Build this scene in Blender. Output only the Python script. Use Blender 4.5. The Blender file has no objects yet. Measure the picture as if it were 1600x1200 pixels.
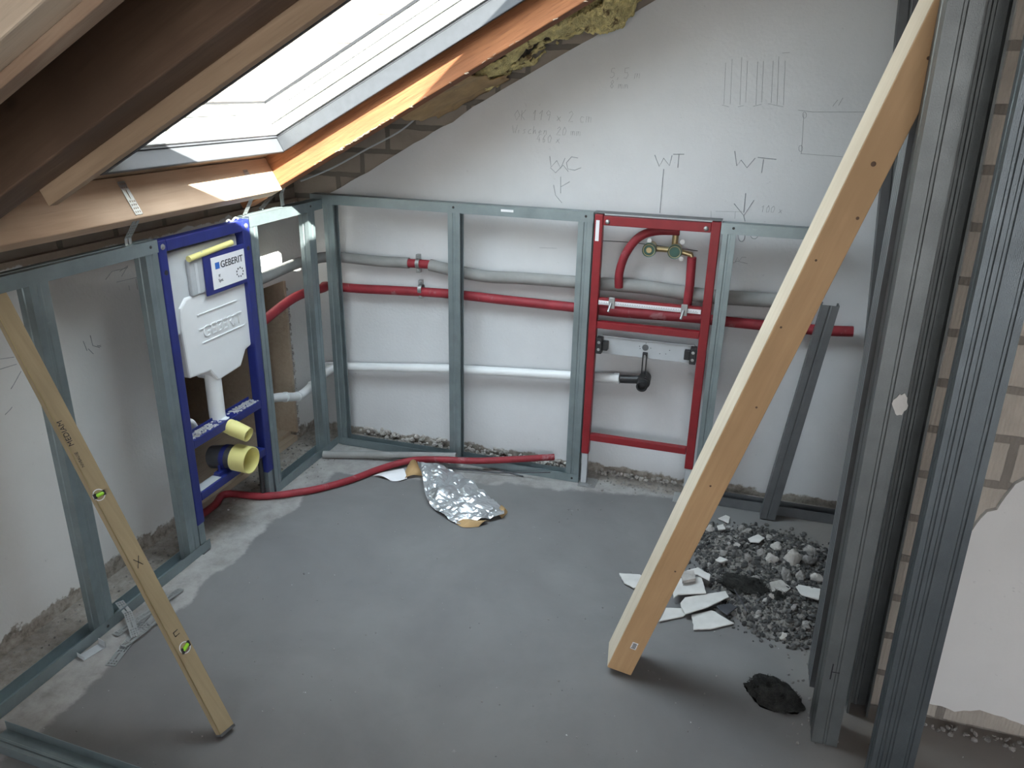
import bpy, bmesh, math, random
from mathutils import Vector, Matrix, noise
random.seed(7)
SC = bpy.context.scene
COL = SC.collection

# ------------------------------------------------------------------ camera
CAM = Vector((1.86368, -3.137169, 1.708186)); PITCH, YAW, ROLL, FPX = -0.3670832, -0.2935795, 0.0219523, 1206.148
_F = Vector((math.sin(YAW)*math.cos(PITCH), math.cos(YAW)*math.cos(PITCH), math.sin(PITCH)))
_R0 = Vector((math.cos(YAW), -math.sin(YAW), 0)); _U0 = _R0.cross(_F)
_R = _R0*math.cos(ROLL) + _U0*math.sin(ROLL); _U = _U0*math.cos(ROLL) - _R0*math.sin(ROLL)
cd = bpy.data.cameras.new('camera'); cam = bpy.data.objects.new('camera', cd); COL.objects.link(cam)
cam.matrix_world = Matrix(((_R.x, _U.x, -_F.x, CAM.x), (_R.y, _U.y, -_F.y, CAM.y), (_R.z, _U.z, -_F.z, CAM.z), (0, 0, 0, 1)))
cd.sensor_width = 36.0; cd.lens = FPX/1600*36.0; cd.clip_start = 0.02; cd.clip_end = 200
SC.camera = cam

# ------------------------------------------------------------------ sky, sun, exposure
w = bpy.data.worlds.new('sky'); SC.world = w; w.use_nodes = True
bg = w.node_tree.nodes['Background']; bg.inputs[1].default_value = 14.0
_tc = w.node_tree.nodes.new('ShaderNodeTexCoord'); _sp = w.node_tree.nodes.new('ShaderNodeSeparateXYZ'); _cr = w.node_tree.nodes.new('ShaderNodeValToRGB')
w.node_tree.links.new(_tc.outputs['Generated'], _sp.inputs[0]); w.node_tree.links.new(_sp.outputs[2], _cr.inputs[0]); w.node_tree.links.new(_cr.outputs[0], bg.inputs[0])
_e = _cr.color_ramp.elements; _e[0].position = 0.0; _e[0].color = (0.46, 0.46, 0.45, 1); _e[1].position = 1.0; _e[1].color = (0.93, 1.04, 1.18, 1)
_m = _e.new(0.45); _m.color = (0.62, 0.67, 0.73, 1)
sl = bpy.data.lights.new('sun', 'SUN'); sl.energy = 60; sl.angle = math.radians(0.55); sl.color = (1.0, 0.95, 0.88)
sun = bpy.data.objects.new('sun', sl); COL.objects.link(sun)
SUN_DIR = Vector((-3.038, 1.80, -2.788)).normalized()
sun.rotation_euler = (-SUN_DIR).to_track_quat('Z', 'Y').to_euler(); sun.location = (4, -4, 6)
SC.view_settings.view_transform = 'Standard'; SC.view_settings.look = 'None'
SC.view_settings.exposure = -0.1; SC.view_settings.gamma = 1.0; SC.view_settings.use_curve_mapping = False

# ------------------------------------------------------------------ geometry helpers
AX = {'x': Vector((1, 0, 0)), 'y': Vector((0, 1, 0)), 'z': Vector((0, 0, 1))}
def at(u, v, ax, val):
    """point of the plane ax = val seen at photo pixel (u, v)"""
    d = _F + _R*((u-800)/FPX) - _U*((v-600)/FPX)
    n = AX[ax]; return CAM + d*((val-CAM.dot(n))/d.dot(n))
SL = math.radians(28.5); CS, SN = math.cos(SL), math.sin(SL)
RD = Vector((CS, 0, SN)); RN = Vector((-SN, 0, CS))
def rf(s, y, n):                       # roof coordinates: along slope, across, outward
    p = RD*s + RN*n; return Vector((p.x, y, p.z))
X, Y, Z = Vector((1, 0, 0)), Vector((0, 1, 0)), Vector((0, 0, 1))
V = Vector

class MB:
    def __init__(s): s.v = []; s.f = []; s.smooth = []
    def add(s, vs, fs, sm=False):
        b = len(s.v); s.v += [Vector(p) for p in vs]
        for f in fs: s.f.append([b+i for i in f]); s.smooth.append(sm)
        return s
    def hexa(s, p):                    # 8 corners: bottom 4 ccw, top 4 ccw
        return s.add(p, [(3, 2, 1, 0), (4, 5, 6, 7), (0, 1, 5, 4), (1, 2, 6, 5), (2, 3, 7, 6), (3, 0, 4, 7)])
    def box(s, a, b):
        x0, x1 = sorted((a[0], b[0])); y0, y1 = sorted((a[1], b[1])); z0, z1 = sorted((a[2], b[2]))
        return s.hexa([(x0, y0, z0), (x1, y0, z0), (x1, y1, z0), (x0, y1, z0), (x0, y0, z1), (x1, y0, z1), (x1, y1, z1), (x0, y1, z1)])
    def rbox(s, s0, s1, y0, y1, n0, n1):
        return s.hexa([rf(s0, y0, n0), rf(s0, y1, n0)][::1] and [rf(s0, y0, n0), rf(s1, y0, n0), rf(s1, y1, n0), rf(s0, y1, n0), rf(s0, y0, n1), rf(s1, y0, n1), rf(s1, y1, n1), rf(s0, y1, n1)])
    def obox(s, c, ax, ay, az):        # centre and three half-axes
        c, ax, ay, az = map(Vector, (c, ax, ay, az))
        return s.hexa([c-ax-ay-az, c+ax-ay-az, c+ax+ay-az, c-ax+ay-az, c-ax-ay+az, c+ax-ay+az, c+ax+ay+az, c-ax+ay+az])
    def prism(s, pts, d):              # polygon pts extruded by vector d
        pts = [Vector(p) for p in pts]; d = Vector(d); n = len(pts)
        return s.add(pts+[p+d for p in pts], [tuple(range(n))[::-1], tuple(range(n, 2*n))]+[(i, (i+1) % n, n+(i+1) % n, n+i) for i in range(n)])
    def tube(s, path, r, seg=14, cap=True, inner=None):
        path = [Vector(p) for p in path]; n = len(path)
        rs = r if isinstance(r, (list, tuple)) else [r]*n
        t0 = (path[1]-path[0]).normalized()
        up = Vector((0, 0, 1)) if abs(t0.z) < .9 else Vector((1, 0, 0))
        a = t0.cross(up).normalized(); vs = []
        for i, p in enumerate(path):
            t = (path[min(i+1, n-1)]-path[max(i-1, 0)]).normalized()
            a = (a-t*a.dot(t)).normalized(); b = t.cross(a)
            for k in range(seg):
                th = 2*math.pi*k/seg; vs.append(p+(a*math.cos(th)+b*math.sin(th))*rs[i])
        fs = [(i*seg+k, i*seg+(k+1) % seg, (i+1)*seg+(k+1) % seg, (i+1)*seg+k) for i in range(n-1) for k in range(seg)]
        s.add(vs, fs, True)
        if cap:
            s.add(vs[:seg], [tuple(range(seg))[::-1]]); s.add(vs[-seg:], [tuple(range(seg))])
        return s
    def lathe(s, o, ax, prof, seg=28): # prof: (distance along ax, radius)
        o = Vector(o); ax = Vector(ax).normalized(); up = Z if abs(ax.z) < .9 else X
        a = ax.cross(up).normalized(); b = ax.cross(a); vs = []
        for h, r in prof:
            for k in range(seg):
                th = 2*math.pi*k/seg; vs.append(o+ax*h+(a*math.cos(th)+b*math.sin(th))*r)
        return s.add(vs, [(i*seg+k, i*seg+(k+1) % seg, (i+1)*seg+(k+1) % seg, (i+1)*seg+k) for i in range(len(prof)-1) for k in range(seg)], True)
    def build(s, name, mat, parent=None, bevel=0, loc=None, solid=0, sub=0):
        if loc is None:
            if parent is None:
                lo = Vector([min(v[i] for v in s.v) for i in range(3)]); hi = Vector([max(v[i] for v in s.v) for i in range(3)])
                loc = Vector(((lo.x+hi.x)/2, (lo.y+hi.y)/2, lo.z))
            else: loc = Vector(parent['_o'])
        loc = Vector(loc)
        me = bpy.data.meshes.new(name); me.from_pydata([v-loc for v in s.v], [], s.f); me.update()
        bm = bmesh.new(); bm.from_mesh(me); bmesh.ops.remove_doubles(bm, verts=bm.verts, dist=1e-5) if any(s.smooth) else None
        bmesh.ops.recalc_face_normals(bm, faces=bm.faces); bm.to_mesh(me); bm.free()
        if any(s.smooth):
            for p in me.polygons: p.use_smooth = True
            try: me.set_sharp_from_angle(angle=math.radians(40))
            except Exception: pass
        o = bpy.data.objects.new(name, me); COL.objects.link(o)
        if mat: me.materials.append(mat)
        if parent is None: o.location = loc
        else:
            o.parent = parent; o.location = loc-Vector(parent['_o'])
        o['_o'] = list(loc)
        if bevel:
            m = o.modifiers.new('bevel', 'BEVEL'); m.width = bevel; m.segments = 2; m.limit_method = 'ANGLE'; m.angle_limit = math.radians(50)
        if solid:
            m = o.modifiers.new('solid', 'SOLIDIFY'); m.thickness = solid; m.offset = 0
        if sub:
            m = o.modifiers.new('sub', 'SUBSURF'); m.levels = sub; m.render_levels = sub
        return o
def tag(o, label=None, cat=None, group=None, kind=None):
    if label: o['label'] = label
    if cat: o['category'] = cat
    if group: o['group'] = group
    if kind: o['kind'] = kind
    return o
def thing(name, loc, label, cat, group=None):
    o = bpy.data.objects.new(name, None); COL.objects.link(o); o.location = loc; o['_o'] = list(loc); o.empty_display_size = .05
    return tag(o, label, cat, group)
def struct(o): o['kind'] = 'structure'; return o
def text_mesh(body, size, origin, xd, yd, name, mat, parent, depth=.001, align='LEFT', bold=0.0):
    c = bpy.data.curves.new('t', 'FONT'); c.body = body; c.size = size; c.extrude = depth; c.align_x = align; c.offset = bold
    t = bpy.data.objects.new('t', c); COL.objects.link(t)
    me = bpy.data.meshes.new_from_object(t.evaluated_get(bpy.context.evaluated_depsgraph_get()))
    bpy.data.objects.remove(t); xd = Vector(xd).normalized(); yd = Vector(yd).normalized(); zd = xd.cross(yd); o0 = Vector(origin)
    for v in me.vertices: v.co = o0+xd*v.co.x+yd*v.co.y+zd*v.co.z-Vector(parent['_o'])
    me.materials.clear(); me.materials.append(mat); me.name = name
    o = bpy.data.objects.new(name, me); COL.objects.link(o); o.parent = parent; o['_o'] = parent['_o']; return o
def fbm(p, sc=1.0, oc=3):
    p = Vector(p)*sc; t = 0; a = 1
    for i in range(oc): t += a*noise.noise(p); p = p*2.07; a *= .5
    return t
def smooth_path(pts, n=8):             # Catmull-Rom
    pts = [Vector(p) for p in pts]; out = []
    for i in range(len(pts)-1):
        p0, p1, p2, p3 = pts[max(i-1, 0)], pts[i], pts[i+1], pts[min(i+2, len(pts)-1)]
        for k in range(n):
            t = k/n; out.append(.5*((2*p1)+(p2-p0)*t+(2*p0-5*p1+4*p2-p3)*t*t+(3*p1-p0-3*p2+p3)*t**3))
    return out+[pts[-1]]

# ------------------------------------------------------------------ materials
def nodes(name):
    m = bpy.data.materials.new(name); m.use_nodes = True; nt = m.node_tree; return m, nt, nt.nodes['Principled BSDF']
def coords(nt, rot=(0, 0, 0), scale=(1, 1, 1), kind='Object'):
    tc = nt.nodes.new('ShaderNodeTexCoord'); a = nt.nodes.new('ShaderNodeMapping'); b = nt.nodes.new('ShaderNodeMapping')
    a.inputs['Rotation'].default_value = rot; b.inputs['Scale'].default_value = scale
    nt.links.new(tc.outputs[kind], a.inputs[0]); nt.links.new(a.outputs[0], b.inputs[0]); return b.outputs[0]
def noise_n(nt, vec, scale, detail=4, rough=.55, dist=0):
    n = nt.nodes.new('ShaderNodeTexNoise'); n.inputs['Scale'].default_value = scale; n.inputs['Detail'].default_value = detail
    n.inputs['Roughness'].default_value = rough; n.inputs['Distortion'].default_value = dist; nt.links.new(vec, n.inputs['Vector']); return n.outputs['Fac']
def ramp(nt, fac, stops, interp='LINEAR'):
    r = nt.nodes.new('ShaderNodeValToRGB'); r.color_ramp.interpolation = interp; e = r.color_ramp.elements
    while len(e) > 1: e.remove(e[-1])
    e[0].position = stops[0][0]; e[0].color = (*stops[0][1], 1)
    for p, c in stops[1:]: q = e.new(p); q.color = (*c, 1)
    nt.links.new(fac, r.inputs[0]); return r.outputs[0]
def mixc(nt, fac, a, b, mode='MIX'):
    m = nt.nodes.new('ShaderNodeMix'); m.data_type = 'RGBA'; m.blend_type = mode
    for sock, val in ((m.inputs[0], fac), (m.inputs[6], a), (m.inputs[7], b)):
        if hasattr(val, 'links'): nt.links.new(val, sock)
        elif isinstance(val, (int, float)): sock.default_value = val
        else: sock.default_value = (*val, 1)
    return m.outputs[2]
def math_n(nt, op, a, b=0, c=None):
    m = nt.nodes.new('ShaderNodeMath'); m.operation = op
    for i, val in enumerate((a, b, c)):
        if val is None: continue
        if hasattr(val, 'links'): nt.links.new(val, m.inputs[i])
        else: m.inputs[i].default_value = val
    return m.outputs[0]
def smap(nt, v, a, b):                 # smoothstep a..b -> 0..1
    m = nt.nodes.new('ShaderNodeMapRange'); m.interpolation_type = 'SMOOTHSTEP'
    nt.links.new(v, m.inputs[0]); m.inputs[1].default_value = a; m.inputs[2].default_value = b; return m.outputs[0]
def bump(nt, bsdf, h, strength=.3, dist=.01):
    b = nt.nodes.new('ShaderNodeBump'); b.inputs['Strength'].default_value = strength; b.inputs['Distance'].default_value = dist
    nt.links.new(h, b.inputs['Height']); nt.links.new(b.outputs[0], bsdf.inputs['Normal'])
def shade(c, k): return tuple(min(1, x*k) for x in c)
def mat(name, col, rough=.6, metal=0, var=.12, scale=12, bmp=.15, bd=.002, spec=.5, dirt=None, dirt_t=.62):
    m, nt, b = nodes(name); vec = coords(nt); f = noise_n(nt, vec, scale, 5)
    c = ramp(nt, f, [(.3, shade(col, 1-var)), (.7, shade(col, 1+var))])
    if dirt: c = mixc(nt, smap(nt, noise_n(nt, vec, scale*.6, 6, .65, .4), dirt_t-.05, dirt_t+.05), c, dirt)
    nt.links.new(c, b.inputs['Base Color']); b.inputs['Roughness'].default_value = rough; b.inputs['Metallic'].default_value = metal
    b.inputs['Specular IOR Level'].default_value = spec
    if bmp: bump(nt, b, noise_n(nt, vec, scale*6, 3), bmp, bd)
    return m
def steel(name, col=(.27, .325, .34), rough=.42, emboss=0.0, metal=.75):
    m, nt, b = nodes(name); vec = coords(nt)
    f = noise_n(nt, vec, 9, 5, .6); c = ramp(nt, f, [(.3, shade(col, .86)), (.7, shade(col, 1.12))])
    c = mixc(nt, math_n(nt, 'MULTIPLY', smap(nt, noise_n(nt, vec, 45, 3), .66, .76), .35), c, shade(col, 1.3))
    nt.links.new(c, b.inputs['Base Color']); b.inputs['Metallic'].default_value = metal
    r = nt.nodes.new('ShaderNodeMapRange'); nt.links.new(noise_n(nt, vec, 22, 4), r.inputs[0]); r.inputs[3].default_value = rough-.08; r.inputs[4].default_value = rough+.12
    nt.links.new(r.outputs[0], b.inputs['Roughness'])
    if emboss:
        vo = nt.nodes.new('ShaderNodeTexVoronoi'); vo.inputs['Scale'].default_value = 330; vo.inputs['Randomness'].default_value = .25; nt.links.new(coords(nt, (0, 0, 0), (1, 1, 1.3)), vo.inputs['Vector']); bump(nt, b, vo.outputs['Distance'], emboss, .0012)
    else: bump(nt, b, noise_n(nt, vec, 40, 2), .12, .002)
    return m
def wood(name, c0, c1, rot=(0, 0, 0), axis='X', rough=.65, knots=True, grain=1.0, bmp=.25, fine=1.0):
    m, nt, b = nodes(name); sc = {'X': (.06, 1, 1), 'Y': (1, .06, 1), 'Z': (1, 1, .06)}[axis]
    v = coords(nt, rot, sc); v2 = coords(nt, rot, (1, 1, 1))
    f = noise_n(nt, v, 55*fine, 5, .6, .5); c = ramp(nt, f, [(.25, c0), (.75, c1)])
    g = noise_n(nt, v, 160*fine, 3); c = mixc(nt, math_n(nt, 'MULTIPLY', smap(nt, g, .5, .8), .35*grain), c, shade(c0, .6))
    c = mixc(nt, smap(nt, noise_n(nt, v2, 2.2, 3), .35, .75), c, shade(c0, .9))
    if knots:
        vo = nt.nodes.new('ShaderNodeTexVoronoi'); vo.inputs['Scale'].default_value = 3.6
        nt.links.new(coords(nt, rot, {'X': (.55, 1, 1), 'Y': (1, .55, 1), 'Z': (1, 1, .55)}[axis]), vo.inputs['Vector'])
        k = smap(nt, vo.outputs['Distance'], .085, .03); c = mixc(nt, math_n(nt, 'MULTIPLY', k, .75), c, shade((c0[0], c0[1]*.8, c0[2]*.7), .35))
    nt.links.new(c, b.inputs['Base Color']); b.inputs['Roughness'].default_value = rough
    bump(nt, b, f, bmp, .003); return m
def plaster(name, col, low=None, top=None, bumpy=.35):
    """white plaster; `low` = (z0, z1) height where the broken base shows"""
    m, nt, b = nodes(name); vec = coords(nt, kind='Object')
    f = noise_n(nt, vec, 2.5, 5, .6); c = ramp(nt, f, [(.3, shade(col, .93)), (.7, shade(col, 1.04))])
    c = mixc(nt, math_n(nt, 'MULTIPLY', smap(nt, noise_n(nt, vec, 38, 4, .6), .68, .74), .35), c, shade(col, .55))
    sx = nt.nodes.new('ShaderNodeSeparateXYZ'); nt.links.new(vec, sx.inputs[0]); zz = sx.outputs[2]
    if low:
        d = math_n(nt, 'ADD', zz, math_n(nt, 'MULTIPLY', math_n(nt, 'SUBTRACT', noise_n(nt, vec, 11, 6, .65), .5), low[1]))
        k = smap(nt, d, low[0]+.006, low[0]-.006)
        base = ramp(nt, noise_n(nt, vec, 30, 6, .7), [(.3, (.10, .085, .07)), (.5, (.27, .24, .21)), (.7, (.40, .37, .33))])
        c = mixc(nt, k, c, base)
    if top:
        d = math_n(nt, 'ADD', zz, math_n(nt, 'MULTIPLY', math_n(nt, 'SUBTRACT', noise_n(nt, vec, 9, 5, .6), .5), .09))
        c = mixc(nt, smap(nt, d, top-.004, top+.004), c, (.34, .27, .21))
    nt.links.new(c, b.inputs['Base Color']); b.inputs['Roughness'].default_value = .85
    bump(nt, b, noise_n(nt, vec, 75, 4, .5), bumpy, .004); return m
def brick(name, c0, c1, mortar, bw, bh, axis='xz', comb=True, ms=.012):
    m, nt, b = nodes(name); tc = nt.nodes.new('ShaderNodeTexCoord'); sx = nt.nodes.new('ShaderNodeSeparateXYZ'); nt.links.new(tc.outputs['Object'], sx.inputs[0])
    cx = nt.nodes.new('ShaderNodeCombineXYZ'); nt.links.new(sx.outputs[0 if axis == 'xz' else 1], cx.inputs[0]); nt.links.new(sx.outputs[2], cx.inputs[1])
    wob = nt.nodes.new('ShaderNodeVectorMath'); wob.operation = 'MULTIPLY_ADD'
    nn = nt.nodes.new('ShaderNodeTexNoise'); nn.inputs['Scale'].default_value = 14; nt.links.new(tc.outputs['Object'], nn.inputs['Vector'])
    nt.links.new(nn.outputs['Color'], wob.inputs[0]); wob.inputs[1].default_value = (.012, .012, 0); nt.links.new(cx.outputs[0], wob.inputs[2])
    bt = nt.nodes.new('ShaderNodeTexBrick'); nt.links.new(wob.outputs[0], bt.inputs['Vector']); bt.inputs['Scale'].default_value = 1
    bt.inputs['Color1'].default_value = (*c0, 1); bt.inputs['Color2'].default_value = (*c1, 1); bt.inputs['Mortar'].default_value = (*mortar, 1)
    bt.inputs['Mortar Size'].default_value = ms; bt.inputs['Mortar Smooth'].default_value = .2; bt.inputs['Brick Width'].default_value = bw; bt.inputs['Row Height'].default_value = bh
    vec = tc.outputs['Object']; c = mixc(nt, math_n(nt, 'MULTIPLY', smap(nt, noise_n(nt, vec, 7, 5), .4, .8), .6), bt.outputs['Color'], shade(c0, .72))
    nt.links.new(c, b.inputs['Base Color']); b.inputs['Roughness'].default_value = .9
    h = math_n(nt, 'MULTIPLY', bt.outputs['Fac'], -1.2)
    if comb:
        wv = nt.nodes.new('ShaderNodeTexWave'); wv.bands_direction = 'X'; wv.inputs['Scale'].default_value = 32; wv.inputs['Distortion'].default_value = .3
        nt.links.new(cx.outputs[0], wv.inputs['Vector']); h = math_n(nt, 'ADD', h, math_n(nt, 'MULTIPLY', wv.outputs['Fac'], .3))
    h = math_n(nt, 'ADD', h, noise_n(nt, vec, 45, 4)); bump(nt, b, h, .6, .006); return m
def floor_mat():
    m, nt, b = nodes('concrete_floor'); vec = coords(nt); sx = nt.nodes.new('ShaderNodeSeparateXYZ'); nt.links.new(vec, sx.inputs[0])
    x, y = sx.outputs[0], sx.outputs[1]
    wob = math_n(nt, 'MULTIPLY', math_n(nt, 'SUBTRACT', noise_n(nt, vec, 5, 5, .6), .5), .16)
    # screed lies right of x = 0.13 and before y = -0.24 + 0.2 (x - 0.3)
    dx = math_n(nt, 'SUBTRACT', math_n(nt, 'ADD', x, wob), .13)
    dy = math_n(nt, 'SUBTRACT', math_n(nt, 'SUBTRACT', math_n(nt, 'MULTIPLY', x, .19), .31), math_n(nt, 'ADD', y, wob))
    ins = math_n(nt, 'MULTIPLY', smap(nt, dx, -.012, .012), smap(nt, dy, -.015, .015))
    scr = ramp(nt, noise_n(nt, vec, 1.7, 6, .6, .3), [(.28, (.130, .128, .128)), (.5, (.163, .161, .160)), (.75, (.20, .198, .197))])
    scr = mixc(nt, math_n(nt, 'MULTIPLY', smap(nt, noise_n(nt, vec, 17, 4), .70, .76), .4), scr, (.31, .31, .30))
    old = ramp(nt, noise_n(nt, vec, 9, 8, .7), [(.25, (.17, .16, .15)), (.5, (.31, .30, .29)), (.75, (.40, .39, .38))])
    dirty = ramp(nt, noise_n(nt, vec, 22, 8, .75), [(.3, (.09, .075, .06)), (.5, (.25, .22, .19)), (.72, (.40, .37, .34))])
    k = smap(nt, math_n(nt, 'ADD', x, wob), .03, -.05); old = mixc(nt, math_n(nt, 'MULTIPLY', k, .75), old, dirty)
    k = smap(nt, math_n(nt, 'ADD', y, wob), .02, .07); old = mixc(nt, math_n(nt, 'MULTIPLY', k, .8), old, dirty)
    c = mixc(nt, ins, old, scr)
    c = mixc(nt, math_n(nt, 'MULTIPLY', smap(nt, math_n(nt, 'ADD', x, wob), 2.0, 2.35), .6), c, (.20, .178, .16))
    c = mixc(nt, smap(nt, noise_n(nt, vec, 70, 2), .74, .78), c, (.07, .07, .07))
    c = mixc(nt, math_n(nt, 'MULTIPLY', smap(nt, noise_n(nt, vec, 3.7, 6, .7), .5, .7), .22), c, shade((.2, .2, .2), .6))
    c = mixc(nt, smap(nt, noise_n(nt, vec, 52, 2), .755, .79), c, (.46, .46, .45))
    nt.links.new(c, b.inputs['Base Color']); b.inputs['Roughness'].default_value = .72
    h = math_n(nt, 'ADD', math_n(nt, 'MULTIPLY', ins, 1.2), math_n(nt, 'MULTIPLY', noise_n(nt, vec, 60, 5, .7), math_n(nt, 'SUBTRACT', 1.25, ins)))
    bump(nt, b, h, .45, .004); return m

RR = (0, SL, 0)
M = {}
M['floor'] = floor_mat()
M['white'] = plaster('white_plaster', (.60, .61, .625), low=(.035, .10))
M['white_l'] = plaster('white_plaster_knee_wall', (.63, .63, .62), low=(.06, .16), top=1.17)
M['white_r'] = plaster('white_plaster_plain', (.68, .675, .665), bumpy=.25)
M['brick'] = brick('pale_block_masonry', (.41, .37, .325), (.48, .435, .38), (.20, .18, .16), .25, .13)
M['brick_dark'] = brick('grey_brown_masonry', (.27, .23, .19), (.33, .28, .235), (.16, .14, .12), .26, .11, comb=False)
M['brick_left'] = brick('grey_brown_masonry_left', (.27, .225, .18), (.33, .28, .235), (.15, .13, .11), .24, .09, axis='yz', comb=False)
M['steel'] = steel('galvanised_steel')
M['steel_e'] = steel('embossed_galvanised_steel', (.165, .178, .182), .45, .5)
M['steel_b'] = steel('reflection_dark_steel', (.13, .15, .165), .4, .5, .8)  # galvanised steel, darkened to carry the dark reflections on the nearest stud
M['steel_d'] = steel('dull_galvanised_steel', (.17, .18, .19), .5)
M['zinc'] = steel('zinc_fitting', (.40, .41, .41), .42)
M['alu'] = mat('window_lining_grey', (.052, .055, .062), .6, 0, .08, 30)
M['pvc'] = mat('white_window_pvc', (.82, .82, .80), .35, 0, .02, 5, 0)
M['pipe_w'] = mat('white_plastic_pipe', (.70, .72, .73), .35, 0, .04, 8, 0)
M['eps'] = mat('white_polystyrene', (.72, .73, .74), .6, 0, .03, 8, .1)
M['blue'] = mat('blue_lacquer', (.014, .022, .15), .42, 0, .15, 14, .05, dirt=(.16, .18, .28), dirt_t=.72)
M['red'] = mat('red_lacquer', (.22, .010, .016), .45, 0, .12, 14, .05, dirt=(.4, .06, .06), dirt_t=.74)
M['red_foam'] = mat('red_pipe_foam', (.25, .018, .028), .6, 0, .2, 16, .3, dirt=(.30, .12, .13), dirt_t=.66)
M['grey_foam'] = mat('grey_pipe_foam', (.25, .25, .245), .8, 0, .12, 14, .35)
M['yellow'] = mat('pale_yellow_plastic', (.72, .66, .26), .45, 0, .05, 8, .05)
M['black'] = mat('black_plastic', (.02, .02, .022), .4, 0, .2, 20, .05)
M['dark'] = mat('charcoal_pipe', (.05, .052, .06), .5, 0, .2, 20, .1)
M['grey_pl'] = mat('grey_plastic', (.42, .44, .46), .5, 0, .06, 12, .05)
M['lightgrey_pl'] = mat('light_grey_panel', (.55, .57, .59), .5, 0, .05, 12, .05)
M['label_w'] = mat('white_label', (.75, .75, .77), .45, 0, .03, 8, 0)
M['ink'] = mat('black_ink', (.02, .02, .025), .6, 0, .1, 8, 0)
M['ink_blue'] = mat('blue_ink', (.03, .12, .42), .5, 0, .1, 8, 0)
M['pencil'] = mat('pencil_line', (.27, .29, .31), .8, 0, .3, 30, 0)
M['brass'] = mat('brass', (.45, .36, .20), .35, .9, .1, 20, 0)
M['green'] = mat('dark_green_cap', (.03, .09, .07), .4, 0, .1, 10, 0)
M['lime'] = mat('lime_vial_fluid', (.35, .75, .05), .25, 0, .1, 10, 0)
M['w_orange'] = wood('rough_orange_spruce', (.20, .072, .028), (.40, .165, .068), RR, 'X', .85, True, 2.2, 1.2, 1.2)
M['w_dark'] = wood('dark_brown_rafter_wood', (.095, .055, .034), (.17, .105, .068), RR, 'X', .75, True, 1, .4)
M['w_deck'] = wood('dark_roof_boards', (.10, .05, .032), (.16, .085, .05), RR, 'Y', .8)
M['w_plank'] = wood('brown_spruce_plank', (.30, .205, .13), (.42, .30, .20), RR, 'X', .7)
M['w_lath'] = wood('red_brown_lath_wood', (.20, .12, .075), (.34, .25, .18), RR, 'X', .7)
M['w_pale'] = wood('pale_planed_spruce', (.50, .40, .30), (.62, .52, .41), RR, 'X', .7)
M['w_trim'] = wood('pale_pink_spruce_header', (.50, .34, .23), (.66, .48, .35), (0, 0, 0), 'Y', .65, fine=.7)
M['w_beam'] = wood('honey_glulam_spruce', (.43, .265, .13), (.54, .35, .185), (0, -.2905, 0), 'Z', .6, False, .5, .12)
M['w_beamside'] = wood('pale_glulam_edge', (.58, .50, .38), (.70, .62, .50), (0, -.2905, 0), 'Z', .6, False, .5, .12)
M['w_level'] = wood('worn_yellow_level_wood', (.30, .235, .14), (.40, .32, .20), (0, .513, 0), 'Z', .5, False, .6, .1)
M['w_board'] = wood('brown_board', (.40, .31, .23), (.50, .41, .31), (0, 0, 0), 'Y', .8)
M['kraft'] = mat('brown_kraft_paper', (.40, .26, .12), .75, 0, .2, 14, .3, dirt=(.3, .2, .1), dirt_t=.6)
M['wool'] = mat('yellow_glass_wool', (.78, .64, .30), .95, 0, .35, 22, 1.0, .012, dirt=(.20, .13, .06), dirt_t=.60)
M['foil'] = mat('crumpled_aluminium_foil', (.62, .64, .66), .34, .9, .05, 10, .2, .002)
M['gypsum'] = mat('plaster_chip', (.58, .57, .55), .9, 0, .08, 20, .3)
M['stone'] = mat('grey_rubble', (.24, .23, .22), .95, 0, .4, 22, .8, .004)
M['stone_l'] = mat('pale_rubble', (.40, .38, .355), .95, 0, .2, 22, .8, .004)
M['gravel'] = mat('dark_gravel', (.105, .105, .105), .95, 0, .55, 40, .8, .004)
def gravel():
    m, nt, b = nodes('mixed_gravel'); gi = nt.nodes.new('ShaderNodeNewGeometry'); vec = coords(nt)
    c = ramp(nt, gi.outputs['Random Per Island'], [(0, (.035, .035, .036)), (.5, (.085, .085, .085)), (.8, (.15, .143, .135)), (.95, (.25, .235, .22)), (1, (.46, .45, .43))])
    c = mixc(nt, noise_n(nt, vec, 40, 6, .7), shade_c(nt, c), c); nt.links.new(c, b.inputs['Base Color']); b.inputs['Roughness'].default_value = .95
    bump(nt, b, noise_n(nt, vec, 160, 4), .8, .004); return m
def shade_c(nt, c): return mixc(nt, .5, c, (.03, .03, .03))
M['gravel'] = gravel()
M['soot'] = mat('black_fibrous_clump', (.022, .022, .02), .95, 0, .6, 50, 1, .01)
def glass_mat():
    m = bpy.data.materials.new('window_glass'); m.use_nodes = True; nt = m.node_tree; nt.nodes.clear()
    o = nt.nodes.new('ShaderNodeOutputMaterial'); mx = nt.nodes.new('ShaderNodeMixShader'); t = nt.nodes.new('ShaderNodeBsdfTransparent'); g = nt.nodes.new('ShaderNodeBsdfGlossy')
    t.inputs[0].default_value = (.93, .96, .95, 1); g.inputs['Roughness'].default_value = .02; mx.inputs[0].default_value = .05
    nt.links.new(t.outputs[0], mx.inputs[1]); nt.links.new(g.outputs[0], mx.inputs[2]); nt.links.new(mx.outputs[0], o.inputs[0]); return m
M['glass'] = glass_mat()

# ================================================================== THE SETTING
# floor
struct(MB().box((-1.6, -6, -.15), (6.6, 2.0, 0)).build('floor', M['floor'], loc=(0, 0, 0)))
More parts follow.
